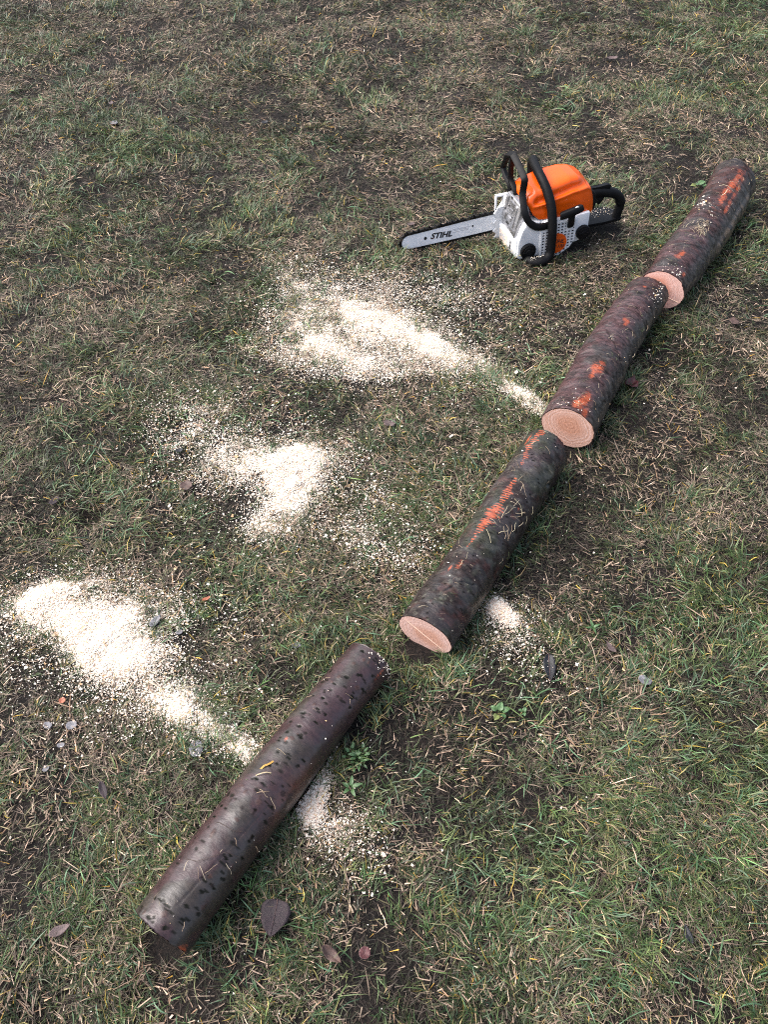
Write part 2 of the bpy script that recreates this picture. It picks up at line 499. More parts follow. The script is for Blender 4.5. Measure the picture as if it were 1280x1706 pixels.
        for q in range(9):
            kb = blob(U, V, rk.uniform(.03, L), rk.uniform(-80, 95), rk.uniform(.007, .016), rk.uniform(7, 15)); dr = dr + kb * rk.uniform(.002, .005)
        c = np.zeros(U.shape + (3,)) + np.array((.042, .019, .0165))
        c = mixc(c, (.060, .034, .036), sstep(.45, .65, f3) * .7)
        c = mixc(c, (.022, .020, .018), sstep(.5, .68, f1) * .8)
        c = mixc(c, (.036, .034, .030), sstep(25, 55, V) * .85)
        c = c * (.6 + .8 * f2[..., None])
        # flaky lines round the trunk
        fl = fbm(s, a * .25, .02, 90 + k, 3)
        mk = sstep(.035, .0, np.abs(fl - .5)) * .55
        c = mixc(c, (.010, .008, .007), np.clip(mk * 1.6, 0, 1)); dr = dr - mk * .003
        rdg = 1 - np.abs(2 * fbm(s, a * .5, .018, 130 + k, 3) - 1); dr = dr + (rdg - .75) * .004
        c = c * (.55 + .6 * rdg)[..., None]
        gm = sstep(.5, .62, fbm(s * .5, a, .02, 77 + k, 3)) * sstep(52, 70, V)
        c = mixc(c, (.13, .10, .07), gm * .45)
        if k == 2:
            P = ((.172, 7, .022, 17), (.14, 4, .016, 6), (.06, 16, .022, 10), (.157, 3, .012, 6), (.195, 11, .010, 9), (.040, 12, .030, 12), (.012, 26, .02, 8), (.028, 2, .02, 10), (.394, 12, .022, 7), (.405, 5, .010, 7), (.585, 0, .008, 6))
            mk = np.zeros(U.shape)
            for u0, v0, ru, rv in P: mk = np.maximum(mk, blob(U, V, u0, v0, ru, rv) * .92)
            scr = np.maximum(scr, mk); dr = dr - mk * .001
            mk = blob(U, V, .030, 4, .013, 9); dr = dr + mk * .003; c = mixc(c, (.62, .42, .24), sstep(.55, .8, mk * (.5 + f2)))
            crk = np.abs(U - .285 + .0014 * (V - 20) - .01 * (vn(U, a, .02, 98) - .5)); mk = sstep(.003, .001, crk) * sstep(-30, 0, V) * sstep(60, 40, V)
            c = mixc(c, (.008, .007, .006), mk); dr = dr - mk * .003
        else:
            str1 = np.exp(-((V - (4 + 60 * (U - .45))) / 12) ** 2) * sstep(.36, .40, U) * sstep(.71, .68, U)
            str2 = np.exp(-((V - (31 - 10 * (U - .45))) / 7) ** 2) * sstep(.39, .42, U) * sstep(.68, .64, U) * .85
            st = np.maximum(str1, str2)
            mk = st * np.clip(-.15 + 2.1 * fbm(s, a, .016, 55, 3), 0, 1.15)
            scr = np.maximum(scr, mk * .88); dr = dr - mk * .001
            for u0, v0, ru, rv in ((.10, 2, .026, 9), (.03, 36, .016, 6), (.085, -2, .012, 12)):
                scr = np.maximum(scr, blob(U, V, u0, v0, ru, rv) * .78)
            for u0 in (.16, .235, .30):
                crk = np.abs(U - u0 - .0007 * V - .012 * (vn(U, a, .025, int(u0 * 1000)) - .5)); mk = sstep(.0022, .0008, crk) * sstep(-40, -10, V) * sstep(70, 30, V)
                c = mixc(c, (.008, .007, .006), mk); dr = dr - mk * .002
            # split-off flank on the lower right
            fk = sstep(60, 72, V) * sstep(120, 105, V) * sstep(.22, .3, U) * sstep(.66, .58, U)
            c = mixc(c, (.13, .095, .065), fk * sstep(.38, .55, f2) * .8); dr = dr + fk * .006
    return dr, np.clip(c, .004, 1), np.clip(scr, 0, 1), np.clip(dul, 0, 1)

LOG_LABEL = [
    'smooth dark purple-brown log with rows of black dots, nearest the camera',
    'dark log with a barred orange scrape along its back, second from the camera',
    'brown log with ringed round cut end facing the camera, third from the camera',
    'reddish brown log farthest from the camera, two orange streaks near its far end',
]
SLANT = [((-.17, .02), (.02, .0)), ((-.08, -.02), (0, .1)), ((-.10, -.02), (.05, -.1)), ((-.04, .0), (.05, .1))]   # lean of the cuts: (dz, dy) at near, far end
log_frames = []
def build_log(k):
    A, B, ra, rb = LOGS[k]
    M, L = frame_for(A, B)
    log_frames.append((M, L, ra, rb))
    root = empty('log', A)
    root.rotation_euler = M.to_euler()
    tag(root, LOG_LABEL[k], 'log', 'sawn logs lying end to end on the lawn')
    nu, nv = 300, 150
    u = np.linspace(0, L, nu); v = np.linspace(-180, 180, nv, endpoint=False)
    U, V = np.meshgrid(u, v, indexing='ij')
    # seamless below the log: fold the underside
    dr, c, scr, dul = bark_arrays(k, L, U, V)
    w = sstep(150, 178, np.abs(V)); dr = dr * (1 - w)
    t = U / L
    r = ra + (rb - ra) * t + dr
    if k == 3:
        r = r + .006 * sstep(.6, 1, t) * (1 + np.cos(np.radians(V) * 3 + 1)) * .5
    ecc = [.0, .0, .03, .04][k]
    vr = np.radians(V)
    yy = -np.sin(vr) * r * (1 + ecc)
    zz = np.cos(vr) * r * (1 - ecc)
    bend = [.004, -.006, .009, -.010][k]
    yy = yy + bend * np.sin(math.pi * t)
    (nz, ny), (fz, fy) = SLANT[k]
    s0 = zz * nz + yy * ny
    s1 = zz * fz + yy * fy
    ragged = (vn(V, V * 0, 5, 33 + k) - .5) * .0022
    xx = U + s0 * (1 - t) ** 6 + s1 * t ** 6 + ragged * ((1 - t) ** 60 + t ** 60)
    P = np.stack([xx, yy, zz], -1).reshape(-1, 3)
    i = np.arange(nu - 1)[:, None] * nv; j = np.arange(nv)[None]; j2 = (j + 1) % nv
    F = np.stack([(i + j), (i + j2), (i + nv + j2), (i + nv + j)], -1).reshape(-1, 4)
    # thickness of the bark showing round the cuts
    Pg = P.reshape(nu, nv, 3); PP, FF, CC = [P], [F], [c.reshape(-1, 3)]
    jj = np.arange(nv); jn = (jj + 1) % nv; off = nu * nv
    for end in (0, 1):
        rim = Pg[-end]; cen = rim.mean(0)
        tk = (.958 + .018 * vn(np.arange(nv), np.zeros(nv), 9, 5 + end + k))[:, None]
        PP.append(cen + (rim - cen) * tk + np.array((.0004 if end == 0 else -.0004, 0, 0)))
        CC.append(np.tile(np.array((.11, .045, .03)), (nv, 1)))
        r0 = 0 if end == 0 else (nu - 1) * nv
        q4 = np.stack([r0 + jj, off + jj, off + jn, r0 + jn], 1)
        FF.append(q4 if end == 1 else q4[:, ::-1]); off += nv
    me = raw_mesh('bark', np.concatenate(PP), [np.concatenate(FF)], np.concatenate(CC), np.concatenate([scr.ravel(), np.zeros(2 * nv)]), np.concatenate([dul.ravel(), np.ones(2 * nv)]))
    link('bark', me, bark_mat('bark_%d' % k, [.34, .42, .46, .46][k], [.3, .55, .8, .8][k], [.42, .75, .8, .8][k], [.26, .14, .08, .08][k]), root, True)
    # cut faces
    for end in (0, 1):
        rim = P.reshape(nu, nv, 3)[0 if end == 0 else -1]
        cen = rim.mean(0)
        nr = 14
        ring = []
        q = np.random.default_rng(end + 10 * k)
        for n_ in range(1, nr + 1):
            f = n_ / nr
            pt = cen + (rim - cen) * f * .972
            if True:
                sl = SLANT[k][end]; pt[:, 0] = cen[0] + (pt[:, 2] - cen[2]) * sl[0] + (pt[:, 1] - cen[1]) * sl[1]
            saw = 0.0
            pt = pt.copy(); pt[:, 0] += (-.0004 if end == 0 else .0004)
            ring.append(pt)
        VV = np.concatenate([[cen], *ring])
        tri = np.stack([np.zeros(nv, int), 1 + np.arange(nv), 1 + (np.arange(nv) + 1) % nv], 1)
        qs = []
        for n_ in range(nr - 1):
            b0 = 1 + n_ * nv; b1 = b0 + nv
            jj = np.arange(nv); jn = (jj + 1) % nv
            qs.append(np.stack([b0 + jj, b1 + jj, b1 + jn, b0 + jn], 1))
        qs = np.concatenate(qs)
        if end == 0: tri, qs = tri[:, ::-1], qs[:, ::-1]
        me = raw_mesh('cut_face', VV, [tri, qs])
        base, dark = [((.60, .36, .25), (.42, .22, .13)), ((.80, .55, .49), (.71, .45, .39)), ((.80, .54, .465), (.63, .37, .28)), ((.80, .52, .465), (.72, .43, .37))][k]
        o = link('cut_face', me, wood_mat('cut_wood_%d_%d' % (k, end), base, dark, (cen[1] + q.normal(0, .008), cen[2] + q.normal(0, .008))), root, True)
        if end == 0 and k in (1, 3):          # a ledge left where two saw cuts met
            cut = bpy.data.materials.get('fresh_wood') or new_mat('fresh_wood', (.78, .55, .42), .7)
            bm = bmesh.new()
            d = Vector((0, -.85, -.52)) if k == 1 else Vector((0, -.97, -.25))
            if k == 1: p0, p1 = cen + np.array(d) * -.052, cen + np.array(d) * .052
            else: p0, p1 = cen + np.array((0, .01, -.010)), cen + np.array((0, -.058, -.022))
            wdt = np.cross(np.array(d), (1, 0, 0)) * .0011
            def fx(pt):
                rel = pt - cen
                return np.array((cen[0] + (rel[2] * nz + rel[1] * ny) - .0008, pt[1], pt[2]))
            n_ = 14; vs = []
            for q_ in range(n_ + 1):
                pt = p0 + (p1 - p0) * q_ / n_
                hgt = .0013 * math.sin(math.pi * min(1, max(0.05, q_ / n_))) ** .4
                j_ = random.uniform(.6, 1.3)
                vs.append([bm.verts.new(fx(pt + wdt * j_)), bm.verts.new(fx(pt) - np.array((hgt, 0, 0))), bm.verts.new(fx(pt - wdt * j_))])
            for q_ in range(n_):
                bm.faces.new((vs[q_][0], vs[q_][1], vs[q_ + 1][1], vs[q_ + 1][0]))
                bm.faces.new((vs[q_][1], vs[q_][2], vs[q_ + 1][2], vs[q_ + 1][1]))
            mm = bpy.data.meshes.new('saw_ledge'); bm.to_mesh(mm); bm.free()
            link('saw_ledge', mm, cut, o)
    return root
for k in range(4):
    build_log(k)

def on_log(k, u, vdeg, lift=0.0):
    M, L, ra, rb = log_frames[k]
    r = ra + (rb - ra) * u / L + lift
    v = math.radians(vdeg)
    return M @ Vector((u, -math.sin(v) * r, math.cos(v) * r))

# ------------------------------------------------------------------ chainsaw (local centimetres: x forward, y to its left, z up)
M_WHITE = speckle(new_mat('white_plastic', (.68, .69, .715), .38), 30, .08, .1, .05, 900)
M_ORANGE = speckle(new_mat('orange_plastic', (.74, .092, .003), .24), 12, .06, .06)
M_BLACK = speckle(new_mat('black_plastic', (.006, .006, .007), .5, spec=.16), 60, .25, .12, .12, 700)
M_RUBBER = speckle(new_mat('black_grip', (.006, .006, .007), .56, spec=.15), 60, .25, .1, .15, 900)
M_SILVER = speckle(new_mat('muffler_steel', (.46, .46, .48), .36, .85), 45, .3, .15, .1, 300)
M_BAR = speckle(new_mat('bar_coating', (.86, .87, .90), .36), 35, .1, .12)
M_CHAIN = speckle(new_mat('chain_steel', (.030, .029, .029), .36, .75), 120, .5, .2)
M_CUT = new_mat('cutter_steel', (.16, .16, .165), .32, .9)
M_DARK = new_mat('recess', (.012, .012, .014), .8)
M_INK = new_mat('ink', (.012, .012, .014), .55)
M_GREY = new_mat('grey_print', (.42, .43, .46), .5)
M_STICK = speckle(new_mat('sticker', (.70, .60, .52), .5), 90, .25)

saw = empty('chainsaw', SAW_LOC, SAW_ROT)
tag(saw, 'orange and white petrol chainsaw with black handles standing on the grass', 'chainsaw')
CM = .01

def finish(name, bm, mat, parent=saw, smooth=True, angle=40):
    bmesh.ops.recalc_face_normals(bm, faces=bm.faces)
    me = bpy.data.meshes.new(name)
    bm.to_mesh(me); bm.free()
    me.materials.append(mat)
    o = link(name, me, None, parent)
    if smooth:
        me.shade_smooth()
        try: me.set_sharp_from_angle(angle=R(angle))
        except Exception: pass
    return o

def prism(bm, poly, y0, y1, bevel=0.0, seg=2, inset=0.0):
    """side outline (x, z) in cm pulled from y0 to y1"""
    a = [bm.verts.new((x * CM, y0 * CM, z * CM)) for x, z in poly]
    cx = sum(p[0] for p in poly) / len(poly); cz = sum(p[1] for p in poly) / len(poly)
    b = [bm.verts.new(((cx + (x - cx) * (1 - inset)) * CM, y1 * CM, (cz + (z - cz) * (1 - inset)) * CM)) for x, z in poly]
    fs = [bm.faces.new(a), bm.faces.new(b[::-1])]
    n = len(poly)
    for i in range(n):
        fs.append(bm.faces.new((a[i], a[(i + 1) % n], b[(i + 1) % n], b[i])))
    if bevel:
        ed = list({e for f in fs for e in f.edges})
        bmesh.ops.bevel(bm, geom=ed, offset=bevel * CM, segments=seg, profile=.5, affect='EDGES', clamp_overlap=True)

def box(bm, x0, x1, y0, y1, z0, z1, bevel=0.0, mat=None):
    r = bmesh.ops.create_cube(bm, size=1)
    vs = r['verts']
    for v in vs:
        v.co = Vector(((x0 + (v.co.x + .5) * (x1 - x0)) * CM, (y0 + (v.co.y + .5) * (y1 - y0)) * CM, (z0 + (v.co.z + .5) * (z1 - z0)) * CM))
        if mat is not None: v.co = mat @ v.co
    if bevel:
        ed = list({e for v in vs for e in v.link_edges})
        bmesh.ops.bevel(bm, geom=ed, offset=bevel * CM, segments=2, profile=.5, affect='EDGES')

def spline(pts, n):
    """Catmull-Rom through pts"""
    P = [Vector(p) for p in pts]
    P = [P[0] * 2 - P[1]] + P + [P[-1] * 2 - P[-2]]
    out = []
    for i in range(1, len(P) - 2):
        for s in range(n):
            t = s / n
            a, b, c, d = P[i - 1], P[i], P[i + 1], P[i + 2]
            out.append(.5 * ((2 * b) + (c - a) * t + (2 * a - 5 * b + 4 * c - d) * t * t + (3 * b - a - 3 * c + d) * t ** 3))
    out.append(P[-2])
    return out

def sweep(bm, pts, w, h, up=(0, 0, 1), seg=12, n=6, power=2.0, taper=None):
    """tube with a rounded section of half width w (along up x dir) and half height h"""
    path = spline(pts, n)
    rings = []
    upv = Vector(up)
    prev = None
    for i, p in enumerate(path):
        d = (path[min(i + 1, len(path) - 1)] - path[max(i - 1, 0)]).normalized()
        if prev is None:
            side = d.cross(upv)
            if side.length < .05: side = d.cross(Vector((1, 0, 0)))
            side.normalize()
        else:
            side = (prev - d * prev.dot(d)).normalized()
        prev = side
        nn = side.cross(d).normalized()
        k = taper(i / (len(path) - 1)) if taper else 1.0
        ring = []
        for s in range(seg):
            a = 2 * math.pi * s / seg
            ca, sa = math.cos(a), math.sin(a)
            ca = math.copysign(abs(ca) ** (2 / power), ca); sa = math.copysign(abs(sa) ** (2 / power), sa)
            ring.append(bm.verts.new((p + side * ca * w * k + nn * sa * h * k) * CM))
        rings.append(ring)
    for a, b in zip(rings, rings[1:]):
        for s in range(seg):
            bm.faces.new((a[s], a[(s + 1) % seg], b[(s + 1) % seg], b[s]))
    bm.faces.new(rings[0][::-1]); bm.faces.new(rings[-1])

# engine housing
bm = bmesh.new()
prism(bm, [(1.6, 4.6), (4, 3.2), (9, .8), (23.6, .4), (24.5, 1.0), (24.6, 6.2), (21.4, 7.2), (20.2, 12.2), (1.2, 12.2)], -6.0, 8.0, .45)
finish('engine_housing', bm, M_WHITE)
bm = bmesh.new()
prism(bm, [(17.4, .9), (23.7, .7), (24.45, 1.4), (24.3, 7.0), (23.2, 9.8), (22.3, 11.9), (19.8, 12.3), (17.4, 12.1)], 6.4, 9.2, .35)
finish('front_shoulder', bm, M_WHITE)
bm = bmesh.new()
prism(bm, [(1.3, 4.2), (5.8, 3.0), (6.3, 5), (6.3, 11.9), (1.1, 12.4)], 7.6, 9.1, .4)
finish('tank_side', bm, M_WHITE)
# front panel, standing further forward towards the bar, with its slot and warning sticker
SHX = Matrix(((1, -.0873, 0, -.0873 * 4.3 * CM), (0, 1, 0, 0), (0, 0, 1, 0), (0, 0, 0, 1)))
bm = bmesh.new(); box(bm, 24.0, 25.75, -4.35, 8.3, .95, 6.9, .3, SHX); finish('front_panel', bm, M_WHITE)
bm = bmesh.new(); box(bm, 25.72, 25.83, 3.9, 4.6, 2.0, 5.0, .05, SHX); finish('front_slot', bm, M_DARK)
bm = bmesh.new(); box(bm, 25.72, 25.79, -3.6, 2.0, 1.7, 5.6, .0, SHX); st = finish('sticker', bm, M_STICK)
bm = bmesh.new()
for y0, y1, z0, z1 in ((-1.9, .1, 3.9, 4.6), (-1.1, .6, 3.1, 3.7), (-3.2, -2.3, 3.2, 4.3)):
    box(bm, 25.76, 25.82, y0, y1, z0, z1, 0, SHX)
finish('sticker_print', bm, M_GREY, st)

# starter cover with its grille
cov = [(17.6, .6), (17.8, 9.0), (16.8, 11.9), (14, 12.5), (5.4, 12.0), (5.4, 4.4), (7.0, 1.9), (10.5, -.2), (14.5, -.5)]
bm = bmesh.new(); prism(bm, cov, 7.5, 9.75, .4, inset=.03)
sc = finish('starter_cover', bm, M_WHITE)
bm = bmesh.new(); prism(bm, [(17.0, 1.0), (17.1, 8.6), (12.5, 9.0), (12.2, 11.2), (6.2, 9.6), (6.2, 4.6), (7.4, 2.6), (10.7, .5), (14.3, .3)], 9.7, 9.83)
finish('grille_recess', bm, M_DARK, sc)
def span(z):            # grille width at height z
    lo = 6.0 if z > 4.6 else (6.0 + (4.6 - z) * .72 if z > 2.4 else 7.6 + (2.4 - z) * 1.9)
    hi = 17.2 if z < 8.8 else 12.8
    return lo, hi
bm = bmesh.new()
for z in np.arange(.4, 11.6, .95):
    lo, hi = span(z + .2)
    box(bm, lo, hi, 9.78, 10.08, z, z + .42)
for x in np.arange(6.1, 17.3, 1.2):
    z0 = .3 if x > 10.8 else (4.6 - (x - 6.0) / .72 * 1.0 if x < 7.6 else 2.4 - (x - 7.6) / 1.9)
    z1 = 11.4 if x < 12.6 else 8.9
    box(bm, x, x + .48, 9.78, 10.16, max(.3, z0), z1)
box(bm, 6.9, 9.3, 9.78, 10.12, 8.4, 11.6)                    # plain boss under the starter rope
finish('grille', bm, M_WHITE, sc)

def disc(bm, c, axis, r, h, seg=40, bev=.1, knurl=0.0, teeth=0):
    """short cylinder from c along axis, optional knurled rim"""
    ax = Vector(axis).normalized()
    s1 = ax.orthogonal().normalized(); s2 = ax.cross(s1)
    prof = [(r, 0), (r, h - bev), (r - bev, h)]
    rings = []
    for pr, ph in prof:
        ring = []
        for s in range(seg):
            a = 2 * math.pi * s / seg
            rr = pr - (knurl if teeth and (s % (seg // teeth)) < (seg // teeth) / 2 else 0)
            ring.append(bm.verts.new((Vector(c) + ax * ph + (s1 * math.cos(a) + s2 * math.sin(a)) * rr) * CM))
        rings.append(ring)
    for a, b in zip(rings, rings[1:]):
        for s in range(seg): bm.faces.new((a[s], a[(s + 1) % seg], b[(s + 1) % seg], b[s]))
    bm.faces.new(rings[0][::-1]); bm.faces.new(rings[-1])

def text_mesh(s, size, depth, shear=.28, offset=.018):
    cu = bpy.data.curves.new('lettering', 'FONT')
    cu.body = s; cu.size = size; cu.shear = shear; cu.extrude = depth; cu.offset = offset * size
    cu.align_x = 'CENTER'; cu.align_y = 'CENTER'
    cu.resolution_u = 3
    t = bpy.data.objects.new('tmp', cu); COL.objects.link(t)
    bpy.context.view_layer.update()
    me = bpy.data.meshes.new_from_object(t)
    bpy.data.objects.remove(t)
    me.name = 'lettering'
    return me

def put_text(s, size, loc, parent, mat, stretch=1.0, tilt=0.0, shear=.28, offset=.018):
    me = text_mesh(s, size * CM, .0003, shear, offset)
    B = Matrix(((-1, 0, 0), (0, 0, 1), (0, 1, 0))).to_4x4()      # text x -> -x, y -> z, normal -> +y
    me.transform(Matrix.Translation(Vector(loc) * CM) @ Matrix.Rotation(tilt, 4, 'Y') @ B @ Matrix.Diagonal((stretch, 1, 1, 1)))
    me.materials.clear(); me.materials.append(mat)
    return link('lettering', me, None, parent)

bm = bmesh.new(); disc(bm, (11.9, 10.1, 4.5), (0, 1, 0), 3.25, .22, 48, .08)
badge = finish('badge', bm, M_ORANGE, sc)
put_text('STIHL', 1.65, (11.8, 10.35, 5.15), badge, M_INK, 1.05, -.12)
put_text('MS 170', 1.45, (11.8, 10.35, 3.5), badge, M_INK, 1.0, -.12)

def cap(name, x, y, z, r):
    bm = bmesh.new()
    disc(bm, (x, y, z), (0, 1, 0), r, 1.5, 48, .25, .06, 16)
    o = finish(name, bm, M_BLACK, angle=30)
    bm = bmesh.new()
    disc(bm, (x, y + 1.45, z), (0, 1, 0), r * .66, .22, 32, .08)
    disc(bm, (x, y + 1.65, z), (0, 1, 0), r * .36, .25, 24, .08)
    box(bm, x - r * .75, x + r * .75, y + 1.5, y + 1.85, z - .22, z + .22, .06)
    finish('cap_grip', bm, M_BLACK, o, angle=30)
cap('oil_cap', 21.1, 8.7, 3.3, 2.55)
cap('fuel_cap', 3.0, 8.6, 6.2, 2.35)

# orange top cover, lofted
def tc_section(x):
    zt = np.interp(x, [-1.2, -.6, .5, 2, 4.5, 7.5, 11, 15, 18.5, 20.5, 21.4], [14.6, 17.2, 19.8, 21.4, 22.4, 22.7, 22.3, 21.6, 20.8, 19.6, 18.2])
    wl = np.interp(x, [-1.2, -.4, 1, 4, 10, 16, 19.5, 21.4], [5.8, 6.9, 7.6, 8.2, 8.5, 8.3, 7.7, 6.4])
    zs = np.interp(x, [-1.2, 0, 1.5, 4.2, 6.5, 13, 16, 17.8, 19.6, 20.6, 21.4], [11.2, 11.2, 11.6, 11.2, 12.2, 12.3, 12.3, 12.4, 14.2, 16.2, 17.3])
    zr = np.interp(x, [-1, 2, 7, 12, 17, 21.4], [17.4, 19.2, 19.0, 18.0, 16.8, 15.8])     # ridge along the flank
    pts = []
    N = 96
    for i in range(N + 1):
        t = i / N                                   # 0 left seam .. 1 right seam
        a = math.pi * t
        cy, sz = math.cos(a), math.sin(a)
        y = math.copysign(abs(cy) ** .44, cy) * wl
        z = zs + (zt - zs) * abs(sz) ** .66
        if t < .5:
            d = z - zr
            g = math.exp(-((d - 1.5) / 1.05) ** 2) * 1.15 - math.exp(-((d + .1) / .5) ** 2) * .45
            g *= float(sstep(-.5, 1.5, np.array(x)) * sstep(20.5, 17.5, np.array(x)))
            nrm = Vector((0, .75, .66))
            y -= g * nrm.y; z -= g * nrm.z
            d2 = z - (14.6 + .05 * x)
            g2 = math.exp(-(d2 / 1.0) ** 2) * .22 * float(sstep(4, 8, np.array(x)))
            y -= g2
        pts.append((x, y, z))
    return pts
bm = bmesh.new()
xs = np.concatenate([np.linspace(-1.2, 1.5, 14), np.linspace(1.8, 18, 60), np.linspace(18.3, 21.4, 16)])
rows = [[bm.verts.new(Vector(p) * CM) for p in tc_section(float(x))] for x in xs]
for a, b in zip(rows, rows[1:]):
    for s in range(len(a) - 1): bm.faces.new((a[s], a[s + 1], b[s + 1], b[s]))
bm.faces.new(rows[0]); bm.faces.new(rows[-1][::-1])
finish('top_cover', bm, M_ORANGE, angle=60)
# black lip of the air filter housing under the cover's tail
bm = bmesh.new(); prism(bm, [(1.6, 11.6), (-1.6, 10.6), (-2.4, 12.5), (-2.0, 16.0), (-.6, 17.4), (1.6, 16)], -5.6, 5.8, .5); finish('filter_housing', bm, M_BLACK)

# muffler
bm = bmesh.new()
prism(bm, [(20.0, 6.3), (24.75, 6.3), (24.9, 8.4), (23.0, 16.6), (20.0, 17.0)], -4.9, 6.5, .35)
muf = finish('muffler', bm, M_SILVER)
bm = bmesh.new()
def on_muf(s):          # along the slanting front, s 0..1 from bottom to top
    return 24.95 - 1.9 * s, 8.4 + 8.2 * s
for y0, y1, s0, s1 in ((3.6, 4.9, .08, .92), (-4.4, -2.6, .55, .95), (.0, 2.2, .50, .62), (-.6, 2.4, .22, .34), (-1.0, 2.4, .76, .88), (-4.6, -1.8, .1, .36)):
    (xa, za), (xb, zb) = on_muf(s0), on_muf(s1)
    n = Vector((.97, 0, .24)) * .35
    c = [Vector((xa, y0, za)), Vector((xa, y1, za)), Vector((xb, y1, zb)), Vector((xb, y0, zb))]
    lo = [bm.verts.new((p - n * .3) * CM) for p in c]
    mid = sum(c, Vector()) / 4
    hi = [bm.verts.new((p + (mid - p) * .15 + n) * CM) for p in c]
    bm.faces.new(hi)
    for i in range(4): bm.faces.new((lo[i], lo[(i + 1) % 4], hi[(i + 1) % 4], hi[i]))
finish('muffler_rib', bm, M_SILVER, muf, angle=25)
for y, s in ((-3.6, .45), (2.9, .43), (-1.4, .66)):
    bm = bmesh.new(); x, z = on_muf(s); disc(bm, (x, y, z), (.97, 0, .24), .42, .35, 12, .08); finish('bolt', bm, M_CUT, muf)
for y, s in ((-.2, .08), (.9, .08), (-.9, .96), (2.9, .68)):
    bm = bmesh.new(); x, z = on_muf(s); box(bm, x - .15, x + .15, y - .4, y + .4, z - .28, z + .28); finish('exhaust_slot', bm, M_DARK, muf)

# sprocket cover, spiked bumper, chain catcher bracket on the far side
bm = bmesh.new(); prism(bm, [(8, 3), (10, 1.2), (23.5, .9), (24.8, 2.2), (24.6, 9.4), (22.5, 12.4), (11, 12.8), (8, 10)], -9.8, -6.4, .6)
finish('sprocket_cover', bm, M_WHITE)
bm = bmesh.new()
box(bm, 25.5, 26.0, -8.4, -7.4, 9.6, 14.5, .1)
box(bm, 20.2, 26.0, -8.4, -7.0, 14.1, 14.6, .12)
box(bm, 20.2, 23.6, -8.3, -5.0, 9.0, 14.3, .3)
box(bm, 23.0, 26.0, -8.4, -7.4, 9.2, 9.8, .1)
finish('brake_bracket', bm, M_WHITE)
bm = bmesh.new()
sp = [(23.8, .9), (26.2, .9), (27.7, 1.7), (26.6, 2.7), (26.6, 3.6), (27.8, 4.4), (26.7, 5.4), (26.7, 6.2), (27.8, 7.1), (26.7, 8.1), (26.7, 9.3), (27.8, 10.3), (26.7, 11.2), (26.4, 12.2), (24.2, 12.4)]
prism(bm, sp, -4.65, -4.1, .08, 1)
finish('bumper_spike', bm, M_WHITE)

# guide bar
def bar_mid(x): return 7.25 - (x - 28) * .052
def half(x): return 2.66 - .30 * float(sstep(34, 56, np.array(x)))
TIPX = 55.6
top, bot = [], []
for x in np.linspace(19, TIPX, 26):
    top.append((x, bar_mid(x) + half(x))); bot.append((x, bar_mid(x) - half(x)))
hn = half(TIPX); nose = []
for a in np.linspace(90, -90, 19)[1:-1]:
    nose.append((TIPX + math.cos(R(a)) * hn * 1.05, bar_mid(TIPX + math.cos(R(a)) * hn) + math.sin(R(a)) * hn))
outline = top + nose + bot[::-1]
bm = bmesh.new(); prism(bm, outline, -5.25, -4.83, .05, 1)
bar = finish('guide_bar', bm, M_BAR)
put_text('STIHL', 2.55, (45.0, -4.80, bar_mid(45) - .2), bar, M_INK, 1.10, -.052, .3, .035)
bm = bmesh.new(); disc(bm, (50.2, -4.86, bar_mid(50.2)), (0, 1, 0), .52, .06, 20, .02); finish('rivet_hole', bm, M_DARK, bar)
bm = bmesh.new(); disc(bm, (34.4, -4.86, bar_mid(34.4) + .35), (0, 1, 0), .33, .06, 16, .02); finish('pin_hole', bm, M_DARK, bar)
bm = bmesh.new()
for x0, x1, dz in ((35.2, 41.0, .50), (36.0, 38.6, -.35), (39.0, 41.0, -.35), (35.6, 40.6, .12)):
    box(bm, x0, x1, -4.85, -4.81, bar_mid((x0 + x1) / 2) + dz, bar_mid((x0 + x1) / 2) + dz + .16)
finish('bar_print', bm, M_GREY, bar)

